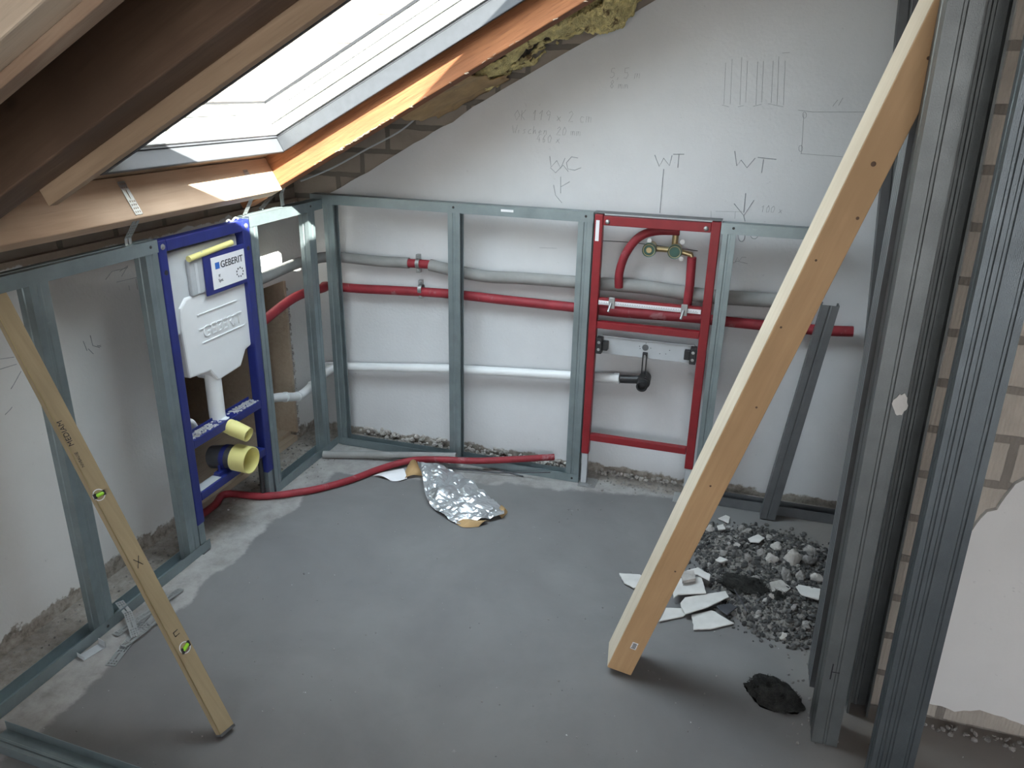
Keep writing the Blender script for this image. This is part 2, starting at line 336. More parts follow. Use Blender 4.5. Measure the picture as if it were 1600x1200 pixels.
# gable wall: plaster below the old ceiling line, masonry above
N0 = 1.1105
def zline(x, n): return (n+SN*x)/CS
pts = [V((-.22, .15, 0)), V((2.60, .15, 0)), V((2.60, .15, zline(2.60, N0)))]
for i in range(60):                     # broken plaster edge along the slope
    x = 2.60-(i+1)*2.76/60; amp = .005 if x > .72 else .014
    pts.append(V((x, .15, zline(x, N0+amp*fbm((x*9, 3, 0)) - (.012 if x < .62 else 0)))))
pts.append(V((-.22, .15, zline(-.22, N0)+.0)))
wall_b = struct(MB().prism(pts, (0, .018, 0)).build('wall_back', M['white'], loc=(0, .15, 0)))
struct(MB().box((-1.4, .168, 0), (6.6, .40, 4.2)).build('wall_back_masonry', M['brick_dark'], loc=(0, .168, 0)))
# left knee wall with hatch to the crawl space
H0, H1, HT = -.87, -.03, .83
mb = MB().box((-.30, -6, 0), (-.22, H0, 1.195)).box((-.30, H0, HT), (-.22, H1, 1.195)).box((-.30, H1, 0), (-.22, .15, 1.195))
struct(mb.build('wall_left', M['white_l'], loc=(-.22, 0, 0)))
struct(MB().box((-.42, -6, 1.195), (-.245, .168, 1.36)).build('wall_left_masonry', M['brick_left'], loc=(-.245, 0, 0)))
struct(MB().box((-1.35, H1, 0), (-.30, H1+.02, 1.0)).box((-1.35, H0-.35, 0), (-.30, H0-.33, 1.0)).box((-1.0, H0-.33, 0), (-.98, H1, 1.0)).box((-1.35, H0-.35, -.02), (-.30, H1, .004)).build('wall_crawlspace', M['w_board'], loc=(-.3, 0, 0)))  # back panel added inside to keep stray outside light out
struct(MB().prism([(-.301, H0-.35, HT+.1), (-1.4, H0-.35, HT+.1-.6), (-1.4, H0-.35, HT+.7), (-.301, H0-.35, HT+.7)], (0, 1.34, 0)).build('ceiling_crawlspace', M['w_deck'], loc=(-.3, 0, 0)))
# hatch lining: jamb strip, sill strips, with crumbled plaster edge beside
struct(MB().box((-.31, H1-.012, .05), (-.208, H1+.004, HT)).build('trim_1', M['w_board'], loc=(-.22, H1, 0)))
struct(MB().box((-.30, H0, 0), (-.215, H1, .028)).box((-.36, H0, .028), (-.25, H1, .05)).build('trim_2', M['w_board'], loc=(-.22, -.5, 0)))
# right-hand cross wall (combed blocks) with plaster patch
mb = MB(); xl = [(2.385-.027*k/19*1.9+.006*fbm((0, k*2.3, 5)), k*.14) for k in range(20)]
mb.prism([(x, -1.07, z) for x, z in xl]+[(6.6, -1.07, 2.7), (6.6, -1.07, 0)], (0, .115, 0))
struct(mb.build('wall_right', M['brick'], loc=(2.2, -1.07, 0)))
pp = [(2.43, .055), (2.43, .44), (2.455, .50), (2.475, .56), (2.512, .592), (2.528, .66), (2.545, .70), (2.565, .71), (2.59, .79), (2.62, .82), (2.66, .93), (2.72, .98), (2.85, 1.22), (2.95, 1.3), (3.6, 1.9), (6.5, 2.2), (6.5, .05), (3.2, .04), (2.95, .07), (2.8, .055), (2.66, .075), (2.6, .05), (2.5, .065)]
pr2 = []
for i, (a, b2) in enumerate(pp):
    c, d = pp[(i+1) % len(pp)]; pr2.append(V((a, -1.07, b2)))
    L = math.hypot(c-a, d-b2); n = max(1, int(min(L, 1)/.02))
    for k in range(1, n):
        t = k/n; q = V((a+(c-a)*t, -1.07, b2+(d-b2)*t)); e = .006*fbm((q.x*30, q.z*30, 1)); pr2.append(q+V((e, 0, e)))
struct(MB().prism(pr2, (0, -.014, 0)).build('wall_right_plaster', M['white_r'], loc=(2.5, -1.07, 0)))
struct(MB().box((6.5, -6, 0), (6.6, .4, 3)).build('wall_far_right', M['white_r']))
# unseen gable behind the camera; opening added and sized for fill light
GX0, GX1, GZ0, GZ1 = .9, 4.1, .8, 2.3
mb = MB().box((-1.6, -6.1, 0), (GX0, -5.9, 4)).box((GX1, -6.1, 0), (6.6, -5.9, 4)).box((GX0, -6.1, 0), (GX1, -5.9, GZ0)).box((GX0, -6.1, GZ1), (GX1, -5.9, 4))
struct(mb.build('wall_front', M['white_r'], loc=(0, -6, 0)))
# roof deck with the opening for the window, second slope beyond the ridge
OS0, OS1, OY0, OY1 = .76, 2.47, -1.34, -.40
mb = MB()
for a in ((.10, OS0, -6, .40), (OS1, 4.3, -6, .40), (OS0, OS1, -6, OY0), (OS0, OS1, OY1, .40)): mb.rbox(*a, 1.32, 1.345)
struct(mb.build('ceiling', M['w_deck'], loc=(0, 0, 0)))
rx = rf(4.3, 0, 1.345)
struct(MB().prism([(rx.x-.05, -6, rx.z), (6.8, -6, 1.6), (6.8, -6, 1.64), (rx.x-.05, -6, rx.z+.04)], (0, 6.4, 0)).build('ceiling_far_slope', M['w_plank'], loc=(0, 0, 0)))

# ---- roof window
LY0, LY1, LS0, LS1 = -1.32, -.43, .785, 2.45; FY0 = -1.25
wn = bpy.data.objects.new('window_1', None); COL.objects.link(wn); wn['_o'] = (0, 0, 0); wn['kind'] = 'structure'
def ring(mb, s0, s1, y0, y1, n0, n1, t, ts=None):
    ts = ts or t
    mb.rbox(s0-ts, s0, y0-t, y1+t, n0, n1); mb.rbox(s1, s1+ts, y0-t, y1+t, n0, n1); mb.rbox(s0, s1, y0-t, y0, n0, n1); mb.rbox(s0, s1, y1, y1+t, n0, n1); return mb
ring(MB(), LS0, LS1, LY0, LY1, 1.232, 1.288, .016).build('lining', M['alu'], wn, bevel=.003)
ring(MB(), LS0+.006, LS1, LY0, LY1, 1.288, 1.296, .03).build('gasket', M['dark'], wn)
ring(MB(), LS0+.018, LS1-.02, FY0, LY1-.012, 1.296, 1.335, .045).rbox(LS0-.02, LS1, LY0-.02, FY0-.046, 1.296, 1.33).build('window_frame', M['pvc'], wn, bevel=.004)
ring(MB(), LS0+.03, LS1-.02, FY0-.005, LY1-.022, 1.338, 1.372, .05).build('sash', M['pvc'], wn, bevel=.004)
ring(MB(), LS0+.045, LS1-.02, FY0-.01, LY1-.03, 1.372, 1.412, .05).build('sash_bead', M['pvc'], wn, bevel=.003)
ring(MB(), LS0+.051, LS1-.026, FY0-.004, LY1-.036, 1.404, 1.4125, .006).build('glazing_gasket', M['black'], wn)
MB().rbox(LS0+.04, LS1, FY0-.03, LY1-.02, 1.4135, 1.420).build('pane', M['glass'], wn)
MB().lathe(rf(.845, LY1-.0125, 1.318), (0, -1, 0), [(0, .006), (.002, .006), (.0025, .0001)], 12).build('screw', M['zinc'], wn)

# ================================================================== ROOF TIMBERS
tag(MB().rbox(.45, 4.25, -.375, -.295, 1.14, 1.319).build('rafter', M['w_orange'], bevel=.004), 'rough-sawn orange rafter beside the roof window, next to the gable wall', 'rafter')
t = thing('rafter', rf(.6, -1.79, 1.14), 'dark brown rafter with pale plank nailed on, left of roof window', 'rafter')
MB().rbox(.55, 4.25, -1.84, -1.742, 1.14, 1.319).build('rafter_body', M['w_dark'], t, bevel=.004)
MB().rbox(.972, 4.25, -1.741, -1.716, 1.102, 1.30).build('plank', M['w_plank'], t, bevel=.002)
t = thing('rafter', rf(.6, -2.2, 1.14), 'pale planed rafter with knotty lath below, top left corner', 'rafter')
MB().rbox(.4, 4.25, -2.235, -2.16, 1.141, 1.319).build('rafter_body', M['w_pale'], t, bevel=.004)
MB().rbox(.4, 4.25, -2.18, -2.146, 1.122, 1.1405).build('lath', M['w_lath'], t, bevel=.002)
t = thing('roof_trimmer', rf(.63, -1.5, 1.12), 'pale wooden trimmer beam under the roof window', 'beam')
MB().rbox(.602, .665, -2.9, -.376, 1.124, 1.262).build('beam', M['w_trim'], t, bevel=.004)
MB().rbox(.60, .70, -2.0, -.376, 1.264, 1.284).build('batten', M['w_plank'], t, bevel=.002)
# splinters on the rough rafter edge
mb = MB()
for i in range(70):
    s = random.choice([random.uniform(.95, 1.25), random.uniform(.8, 2.1)]); p = rf(s, -.376, 1.141+random.random()*.004)
    d = RD*random.uniform(.006, .02)+RN*random.uniform(-.008, .002)+V((0, -random.uniform(0, .006), 0))
    mb.tube([p, p+d], [.0009, .0003], 4, False)
tag(mb.build('wood_splinters', M['w_pale']), 'fine pale splinters frayed along lower edge of the orange rafter', 'splinters', kind='stuff')

# insulation between rafter and gable
def lump_sheet(name, m, s0, s1, y0, y1, nf, label, cat, kind=None, nu=60, nv=16, th=.02, seed=0, holes=True):
    mb = MB(); vs = []
    for i in range(nu+1):
        for j in range(nv+1):
            a = i/nu; b = j/nv; s = s0+(s1-s0)*a; wob = .05*fbm((s*5, b*2+seed, 0))
            y = y0+(y1-y0)*b+.015*fbm((s*12, b*5, 3+seed))*(1 if 0 < j < nv else 1.4)
            vs.append(rf(s+wob*(1 if i in (0, nu) else .3), y, nf(a, b, s)))
    mb.add(vs, [(i*(nv+1)+j, (i+1)*(nv+1)+j, (i+1)*(nv+1)+j+1, i*(nv+1)+j+1) for i in range(nu) for j in range(nv)
                if not holes or fbm((i*.16*60/nu+seed, j*.22, 7), 1, 4)+.55*max(0, j/nv-.55) < .34], True)
    o = mb.build(name, m, solid=th); return tag(o, label, cat, kind=kind)
lump_sheet('insulation_batt', M['wool'], 1.42, 3.6, -.285, .13, lambda a, b, s: 1.170+.03*fbm((s*7, b*3, 0))-.03*b+.022*abs(fbm((s*24, b*11, 4), 1, 5)), 'yellow glass wool batt stuffed between orange rafter and gable wall', 'insulation', seed=2, nu=240, nv=36, th=.006)
lump_sheet('insulation_tuft', M['wool'], 1.93, 2.16, -.25, .10, lambda a, b, s: 1.140-.045*math.sin(math.pi*a)*(.3+b)+.018*fbm((s*40, b*10, 9), 1, 5), 'tuft of yellow wool sagging below the batt at top of photo', 'insulation', nu=60, nv=40, seed=5, th=.005, holes=False)
lump_sheet('insulation_paper', M['kraft'], 1.22, 1.56, -.28, .12, lambda a, b, s: 1.15-.02*b+.02*fbm((s*6, b*2, 1)), 'brown torn kraft facing hanging at lower end of yellow batt', 'paper', nu=24, th=.002, seed=8, holes=False)
# slim black panel put in for the dark gap; loose cable
tag(MB().rbox(.3, 4.0, -.29, .165, 1.29, 1.30).build('dark_gap_panel', M['black']), 'added black felt above the gap beside the orange rafter', 'panel')
cp = [at(u, v, 'y', -.12) for u, v in ((470, 283), (520, 262), (575, 232), (625, 205), (655, 180), (690, 150), (712, 136))]
tag(MB().tube(smooth_path(cp), .0035, 8).build('loose_cable', M['grey_pl']), 'thin grey cable hanging loose under the orange rafter', 'cable')

# ================================================================== DRYWALL PROFILES
def profile(mb, p0, p1, u, v, W, D, lip=0.0, grooves=(), t=.0016, fg=False):
    """channel along p0-p1: web runs along u (width W, centred on p), flanges grow towards v (depth D)"""
    p0, p1, u, v = map(Vector, (p0, p1, u, v)); u = u.normalized(); v = v.normalized()
    pl = []
    if lip: pl += [(-W/2+lip, D)]
    pl += [(-W/2, D)]
    if fg: pl += [(-W/2, D*.62), (-W/2+.002, D*.57), (-W/2+.002, D*.43), (-W/2, D*.38)]
    pl += [(-W/2, 0)]
    for g in grooves:
        gx = g*W; pl += [(gx-.005, 0), (gx-.0025, .0025), (gx+.0025, .0025), (gx+.005, 0)]
    pl += [(W/2, 0)]
    if fg: pl += [(W/2, D*.38), (W/2-.002, D*.43), (W/2-.002, D*.57), (W/2, D*.62)]
    pl += [(W/2, D)]
    if lip: pl += [(W/2-lip, D)]
    n = len(pl); off = []
    for i in range(n):
        a = Vector(pl[max(i-1, 0)]); b = Vector(pl[min(i+1, n-1)]); c = Vector(pl[i])
        n1 = Vector((-(c-a).y, (c-a).x)) if i > 0 else None; n2 = Vector((-(b-c).y, (b-c).x)) if i < n-1 else None
        if n1 is None: nn = n2.normalized()
        elif n2 is None: nn = n1.normalized()
        else:
            n1.normalize(); n2.normalize(); q = n1+n2; nn = q/max(.5, q.length_squared/2)
        off.append((c.x+nn.x*t, c.y+nn.y*t))
    loop = pl+off[::-1]; m = len(loop)
    P = lambda base, q: base+u*q[0]+v*q[1]
    vs = [P(p0, q) for q in loop]+[P(p1, q) for q in loop]
    fs = [(i, (i+1) % m, m+(i+1) % m, m+i) for i in range(m)]
    for i in range(n-1):
        fs += [(i, i+1, m-2-i, m-1-i), (m+i, m+m-1-i, m+m-2-i, m+i+1)]
    return mb.add(vs, fs)
HB = 1.24; HL = 1.22
def screw_bm(mb, p, d, r=.006):
    return mb.lathe(p, d, [(0, r), (.0022, r*.8), (.003, .0001)], 10)
# --- frame in front of the gable wall, left of the red element
t = thing('metal_stud_frame', (.62, .05, 0), 'galvanised stud frame on gable wall between corner and red washbasin frame', 'stud frame')
profile(MB(), (.02, .025, .0015), (1.246, .025, .0015), Y, Z, .052, .04, grooves=(0,)).build('bottom_track', M['steel'], t)
profile(MB(), (-.06, .025, HB), (1.247, .025, HB), Y, -Z, .052, .042, grooves=(0,)).build('top_track', M['steel'], t)
MB().box((.85, -.0012, HB-.022), (.905, -.0002, HB-.012)).build('label', M['label_w'], t)
for x0, x1 in ((.0, .052), (.606, .664), (1.182, 1.245)):
    profile(MB(), ((x0+x1)/2-(x1-x0)/2+.002, .025, .004), ((x0+x1)/2-(x1-x0)/2+.002, .025, HB-.003), Y, X, .048, x1-x0-.002, .006, (0,), fg=True).build('stud', M['steel'], t)
for x in (.635, 1.215):
    for z in (HB-.018, .02): screw_bm(MB(), (x, 0, z), (0, -1, 0)).build('screw', M['black'], t)
MB().box((1.2475, .0, HB-.002), (1.755, .05, HB+.002)).build('cover_strip', M['steel_d'], t)
# --- frame right of the red element
t = thing('metal_stud_frame', (2.03, .05, 0), 'galvanised stud frame right of the red washbasin frame, behind leaning beam', 'stud frame')
profile(MB(), (1.77, .025, .0015), (2.44, .025, .0015), Y, Z, .052, .045, grooves=(0,)).build('bottom_track', M['steel_d'], t)
profile(MB(), (1.755, .025, HB-.008), (2.16, .025, HB-.008), Y, -Z, .052, .042, grooves=(0,)).build('top_track', M['steel'], t)
profile(MB(), (1.762, .025, .004), (1.762, .025, HB-.01), Y, X, .048, .05, .006, (0,), fg=True).build('stud', M['steel'], t)
screw_bm(MB(), (1.80, 0, HB-.026), (0, -1, 0)).build('screw', M['black'], t)
# --- frame in front of the knee wall
t = thing('metal_stud_frame', (-.025, -1.5, 0), 'galvanised stud frame before knee wall left of the blue cistern frame', 'stud frame')
profile(MB(), (-.025, -2.15, .0015), (-.025, -1.0, .0015), X, Z, .052, .04, grooves=(0,)).build('bottom_track', M['steel'], t)
profile(MB(), (-.025, -2.15, HL-.005), (-.025, -1.052, HL-.005), X, -Z, .052, .042, grooves=(0,)).build('top_track', M['steel'], t)
for y0, d in ((-1.553, .062), (-1.112, .056)):
    profile(MB(), (-.025, y0, .004), (-.025, y0, HL-.009), X, Y, .048, d, .006, (0,), fg=True).build('stud', M['steel'], t)
for y, z in ((-1.085, HL-.024), (-1.525, .02)): screw_bm(MB(), (0, y, z), (1, 0, 0)).build('screw', M['black'], t)
t = thing('metal_stud_frame', (-.025, -.27, 0), 'short galvanised stud frame in the corner right of the blue cistern frame', 'stud frame')
profile(MB(), (-.025, -.548, .0015), (-.025, .0, .0015), X, Z, .052, .04, grooves=(0,)).build('bottom_track', M['steel'], t)
profile(MB(), (-.025, -.548, HL-.001), (-.025, -.0, HL-.001), X, -Z, .052, .042, grooves=(0,)).build('top_track', M['steel'], t)
for y0, d in ((-.546, .048), (-.125, .055)):
    profile(MB(), (-.025, y0, .004), (-.025, y0, HL-.005), X, Y, .048, d, .006, (0,), fg=True).build('stud', M['steel'], t)
mb = MB(); screw_bm(mb, (0, -.10, HL-.02), (1, 0, 0)); mb.build('screw', M['black'], t)

# --- loose / standing profiles on the right
mb = profile(MB(), at(1202, 791, 'y', -.06), at(1303, 452, 'y', -.06), X, Y, .062, .05, .006, (0,), fg=False)
lo = min(v.z for v in mb.v); 
for v in mb.v: v.z += .006-lo
tag(mb.build('steel_stud', M['steel_d']), 'dull grey steel stud leaning askew behind the timber beam', 'steel stud')
tag(profile(MB(), (2.2415, -1.277, .0), (2.199, -1.277, 2.6), X, Y, .068, .10, .006, (0,), fg=True).build('steel_stud', M['steel_e']), 'embossed steel stud with pencil T mark and white dab, right of beam', 'steel stud')
so = [o for o in bpy.data.objects if o.get('label', '').startswith('embossed steel stud')][0]
tag(profile(MB(), (2.342, -1.08, .0), (2.287, -1.08, 2.6), X, -Y, .058, .05, .006, (-.3, 0), fg=True).build('steel_stud', M['steel_e']), 'narrow steel stud fixed along broken end of the block wall', 'steel stud')
tag(profile(MB(), (2.213, -1.0, .0), (2.175, -1.0, 2.6), Y, X, .10, .05, .006, (-.25, 0, .25), fg=False).build('steel_stud', M['steel_d']), 'dark shaded steel stud at the left of the upright pair', 'steel stud')
tag(profile(MB(), (2.455, .06, .0), (2.265, .06, 2.3), X, Y, .07, .05, .006, (0,)).build('steel_stud', M['steel_d']), 'steel stud at right end of gable wall, seen above the beam', 'steel stud')
tb = tag(profile(MB(), (2.372, -1.45, .0), (2.325, -1.45, 2.6), X, Y, .095, .05, .008, (-.32, -.12, .30), fg=True).build('steel_stud', M['steel_b']), 'wide dark steel stud with bright right edge, nearest on the right', 'steel stud')
# marks on the studs (children)
def mark(pts, y, name, parent, r=.0011, m='ink'):
    mb = MB()
    for a, b in zip(pts[:-1], pts[1:]): mb.tube([at(*a, 'y', y), at(*b, 'y', y)], r, 5)
    return mb.build(name, M[m], parent)
mb = MB(); mb.tube([at(1302, 1038, 'y', -1.2785), at(1297, 1061, 'y', -1.2785)], .0016, 5); mb.tube([at(1300, 1050, 'y', -1.2785), at(1312, 1052, 'y', -1.2785)], .001, 5); mb.build('pencil_mark', M['ink'], so)
mb = MB(); c = at(1407, 632, 'y', -1.279); n = 18
mb.prism([c+V((.016*(1+.2*math.sin(5*k))*math.cos(k/n*6.283), 0, .027*(1+.15*math.cos(3*k))*math.sin(k/n*6.283))) for k in range(n)], (0, -.002, 0)); mb.build('plaster_dab', M['gypsum'], so)
mb = profile(MB(), (.05, -1.985, .001), (.95, -2.008, .001), Y, Z, .07, .03, grooves=(0,))
o = tag(mb.build('steel_track', M['steel']), 'steel track lying on the floor in the lower left corner', 'steel track')

# ================================================================== BLUE CISTERN FRAME
t = thing('toilet_installation_frame', (0, -.80, 0), 'blue toilet mounting frame with white concealed cistern before knee wall', 'toilet frame')
yb0, yb1 = -1.052, -.549
MB().box((-.042, yb0, .125), (0, yb0+.04, 1.21)).build('post', M['blue'], t, bevel=.004)
MB().box((-.042, yb1-.043, .125), (0, yb1, 1.21)).build('post', M['blue'], t, bevel=.004)
MB().box((-.04, yb0+.041, 1.168), (-.001, yb1-.044, 1.209)).build('top_rail', M['blue'], t, bevel=.004)
mb = MB().box((-.055, yb0+.041, .432), (-.001, yb1-.044, .466)); mb.box((-.06, yb0+.041, .43), (-.056, yb1-.044, .476)); mid = mb.build('middle_rail', M['blue'], t, bevel=.003)
mb = MB()
for i in range(520):
    y = random.uniform(yb0+.05, yb1-.05)
    if -.86 < y < -.74 and random.random() < .9: continue
    r = random.uniform(.0012, .0038); q = random.random()*3; mb.obox((random.uniform(-.05, -.008), y, .467), (r*math.cos(q), r*math.sin(q), 0), (-r*1.2*math.sin(q), r*1.2*math.cos(q), 0), (0, 0, .001))
mb.build('plaster_dust', M['gypsum'], mid)['kind'] = 'stuff'
MB().box((-.055, yb0+.041, .213), (-.001, yb1-.044, .247)).build('lower_rail', M['blue'], t, bevel=.003)
MB().box((-.05, yb0+.05, .2475), (-.008, -.88, .249)).build('grey_plate', M['grey_pl'], t)
for y0 in (yb0+.005, yb1-.038):
    f = MB().box((-.036, y0, .004), (-.004, y0+.033, .126)).build('foot', M['steel'], t, bevel=.002)
    MB().box((-.05, y0-.004, 0), (.006, y0+.037, .004)).build('foot_plate', M['steel_d'], f)
for y in (yb0+.022, yb1-.022):
    MB().lathe((0.0, y, 1.187), (1, 0, 0), [(0, .010), (.002, .0095), (.003, .005), (.005, .0045), (.0055, .0001)], 16).build('bolt', M['zinc'], t)
    MB().lathe((0.0, y, 1.10), (1, 0, 0), [(0, .009), (.0008, .009), (.001, .0001)], 16).build('bolt_hole', M['black'], t)
# cistern: tank with sloped lower front
cis = [(-.965, .955), (-.93, .985), (-.60, .992), (-.582, .975), (-.574, .885), (-.568, .71), (-.625, .697), (-.665, .64), (-.72, .635), (-.81, .628), (-.85, .68), (-.962, .69), (-.972, .88)]
ct = MB().prism([(-.02, y, z) for y, z in cis], (-.10, 0, 0)).build('cistern', M['eps'], t, bevel=.008)
mb = MB()
for z, y0, y1 in ((.908, -.885, -.655), (.853, -.885, -.63), (.80, -.875, -.62)): mb.box((-.0205, y0, z), (-.0165, y1, z+.003))
mb.build('moulded_rib', M['eps'], ct)
text_mesh('GEBERIT', .062, (-.0195, -.865, .81+.008), Y, Z, 'embossed_lettering', M['eps'], ct, .003)
MB().box((-.09, yb0+.045, .86), (-.028, yb1-.05, 1.155)).build('service_panel', M['lightgrey_pl'], t, bevel=.006)
MB().box((-.028, -.90, .985), (-.012, -.775, 1.118)).build('service_box', M['grey_pl'], t, bevel=.004)
MB().box((-.0125, -.875, .99), (-.010, -.862, 1.10)).build('box_slot', M['lightgrey_pl'], t)
MB().tube([(-.008, -.905, 1.121), (-.008, -.66, 1.137)], .011, 14).build('foam_roll', M['yellow'], t)
MB().lathe((-.006, -.838, 1.126), (1, 0, 0), [(-.004, .010), (.004, .010), (.006, .006), (.0062, .0001)], 14).build('knob', M['grey_pl'], t)
pl = MB().box((-.012, -.832, .968), (-.004, -.582, 1.122)).build('sign_plate', M['blue'], t, bevel=.003)
MB().box((-.004, -.795, .985), (-.0025, -.597, 1.103)).build('label', M['label_w'], pl)
MB().box((-.0026, -.775, 1.058), (-.0016, -.751, 1.082)).build('logo_square', M['ink_blue'], pl)
text_mesh('GEBERIT', .036, (-.0022, -.745, 1.058), Y, Z, 'lettering', M['ink'], pl, .0006, bold=.0002)
text_mesh('IT', .014, (-.0022, -.762, 1.026), Y, Z, 'small_print', M['ink'], pl, .0005)
text_mesh('Syst.', .016, (-.0022, -.765, 1.008), Y, Z, 'small_print', M['ink'], pl, .0005)
mb = MB()
for k in range(9):
    a = k/9*6.283; mb.box((-.0026, -.635+.02*math.cos(a)-.002, 1.018+.017*math.sin(a)-.002), (-.0018, -.635+.02*math.cos(a)+.003, 1.018+.017*math.sin(a)+.004))
mb.build('pictogram', M['ink'], pl)
# flush pipe and caps
MB().tube(smooth_path([(-.055, -.80, .70), (-.055, -.80, .55), (-.055, -.80, .475), (-.045, -.80, .448), (-.015, -.80, .438)], 6), .031, 20).build('flush_pipe', M['pipe_w'], t)
a0 = V((-.02, -.80, .438)); ad = V((.096, 0, -.026)).normalized()
MB().lathe(a0, ad, [(0, .0305), (.03, .031), (.031, .0325), (.104, .029), (.104, .026), (.055, .026), (.054, .0001)]).build('flush_cap', M['yellow'], t)
MB().lathe(a0+ad*.054, ad, [(0, .008), (.04, .008), (.041, .0001)], 16).build('cap_core', M['yellow'], t)
MB().tube([(-.10, -.80, .285), (-.02, -.80, .30), (.012, -.80, .303)], .047, 22).build('drain_pipe', M['dark'], t)
MB().lathe((.008, -.80, .302), (1, 0, -.04), [(0, .052), (.001, .0545), (.072, .0545), (.072, .0515), (.006, .0515), (.005, .0001)], 36).build('drain_cap', M['yellow'], t)
mb = MB().lathe((-.03, -.80, .297), (1, 0, 0), [(-.01, .0485), (-.01, .0505), (.01, .0505), (.01, .0485)], 26); mb.box((-.042, -.88, .248), (-.015, -.835, .262)); mb.tube([(-.03, -.86, .25), (-.03, -.86, .285)], .005, 10)
mb.build('pipe_clip', M['blue'], t)
MB().tube(smooth_path([(-.10, -1.0, .49), (-.085, -.975, .50), (-.08, -.935, .50), (-.085, -.905, .47), (-.09, -.885, .42)], 5), .014, 12).build('inlet_hose', M['pipe_w'], t)
MB().tube([(-.03, -.60, .20), (-.03, -.60, .01)], .011, 12).build('threaded_leg', M['black'], t)
mb = MB(); pts = [(-.02-.004*k, -.66+.02*k, 1.213+.005*math.sin(k*2.1)) for k in range(6)]; mb.tube(smooth_path(pts, 4), .003, 6); mb.build('paper_strip', M['label_w'], t)

# ================================================================== RED WASHBASIN FRAME
t = thing('washbasin_installation_frame', (1.5, .02, 0), 'red washbasin mounting frame with ruler rail and grey support plate', 'washbasin frame')
XR0, XR1 = 1.252, 1.752
pL = MB().box((XR0, .0, .155), (XR0+.034, .036, HB-.006)).build('post', M['red'], t, bevel=.003)
MB().box((XR1-.036, .0, .155), (XR1, .036, HB-.006)).build('post', M['red'], t, bevel=.003)
MB().box((XR0+.035, .003, 1.19), (XR1-.037, .033, 1.228)).build('top_rail', M['red'], t, bevel=.002)
MB().box((XR0+.035, .003, .752), (XR1-.037, .033, .782)).build('middle_rail', M['red'], t, bevel=.002)
MB().box((XR0+.035, .003, .222), (XR1-.037, .033, .252)).build('lower_rail', M['red'], t, bevel=.002)
MB().box((XR0+.006, -.0012, 1.125), (XR0+.021, 0, 1.21)).build('sticker', M['label_w'], pL)
for x in (XR0+.053, XR1-.055):
    MB().lathe((x, .003, 1.205), (0, -1, 0), [(0, .010), (.003, .009), (.006, .005), (.0065, .0001)], 14).build('bolt', M['zinc'], t)
f = MB().box((XR0+.004, .004, .004), (XR0+.03, .032, .156)).build('foot', M['grey_pl'], t, bevel=.002)
mb = MB().box((XR0-.002, -.03, 0), (XR0+.075, .06, .004)); mb.lathe((XR0+.052, -.002, .004), (0, 0, 1), [(0, .010), (.008, .010), (.0085, .0001)], 6); mb.build('foot_plate', M['zinc'], f)
f = MB().box((XR1-.031, .004, .004), (XR1-.005, .032, .156)).build('foot', M['grey_pl'], t, bevel=.002)
MB().box((XR1-.07, -.03, 0), (XR1, .06, .004)).build('foot_plate', M['zinc'], f)
rr = MB().box((XR0+.035, .006, .852), (XR1-.037, .028, .885)).build('ruler_rail', M['red'], t, bevel=.002)
MB().box((XR0+.036, .004, .858), (XR1-.04, .006, .876)).build('ruler', M['label_w'], rr)
mb = MB()
for k in range(82): mb.box((XR0+.04+k*.005, .0034, .858), (XR0+.0412+k*.005, .0042, .8665 if k % 2 else .870))
mb.build('ruler_ticks', M['ink'], rr)
for x in (1.345, 1.645):
    c = MB().box((x-.013, -.004, .846), (x+.013, .004, .894)).build('clamp', M['zinc'], rr, bevel=.002)
    MB().tube([(x-.002, -.004, .868), (x-.008, -.03, .838)], .0055, 10).build('clamp_bolt', M['zinc'], c)
sp = MB().box((XR0+.055, .035, .632), (XR1-.05, .043, .715)).box((XR0+.055, .028, .711), (XR1-.05, .043, .715)).build('support_plate', M['grey_pl'], t, bevel=.002)
MB().lathe((1.497, .035, .680), (0, -1, 0), [(0, .014), (.002, .0135), (.0025, .0001)], 20).build('plate_disc', M['steel_d'], sp)
mb = MB()
for x, z in ((1.472, .683), (1.475, .673), (1.52, .68), (1.498, .70), (1.56, .66), (1.585, .662), (1.60, .68)): MB().lathe((x, .035, z), (0, -1, 0), [(0, .002), (.0005, .002), (.0006, .0001)], 8).build('plate_hole', M['ink'], sp)
for x, s in ((XR0+.037, 1), (XR1-.039, -1)):
    br = MB().box((x, -.004, .64), (x+s*.026, .034, .712)).box((x+s*.026, .004, .655), (x+s*.05, .034, .695)).build('bracket', M['black'], t, bevel=.003)
    mb = MB()
    for z in (.66, .692): mb.lathe((x+s*.013, -.004, z), (0, -1, 0), [(0, .007), (.003, .006), (.0035, .0001)], 12)
    mb.build('bracket_screws', M['zinc'], br)
# drain elbow held under the plate
hb = MB().box((1.489, .020, .555), (1.4935, .034, .655)).box((1.5045, .020, .555), (1.509, .034, .655)).box((1.489, .020, .645), (1.509, .034, .66)).box((1.489, .020, .548), (1.509, .034, .566)).build('drain_bracket', M['black'], t, bevel=.001)
MB().lathe((1.499, .02, .648), (0, -1, 0), [(0, .004), (.003, .004), (.0032, .0001)], 10).build('bracket_screw', M['zinc'], hb)
MB().tube([(1.393, .095, .502), (1.46, .09, .51), (1.492, .085, .515)], .019, 20).build('drain_elbow', M['black'], t)
MB().lathe((1.499, .10, .520), (0, -1, -.08), [(-.01, .0001), (-.01, .026), (.02, .028), (.045, .028), (.046, .030), (.055, .030), (.056, .027), (.07, .027), (.071, .0245), (.098, .0245), (.10, .023), (.10, .017), (.075, .017), (.074, .0001)], 30).build('drain_outlet', M['black'], t)
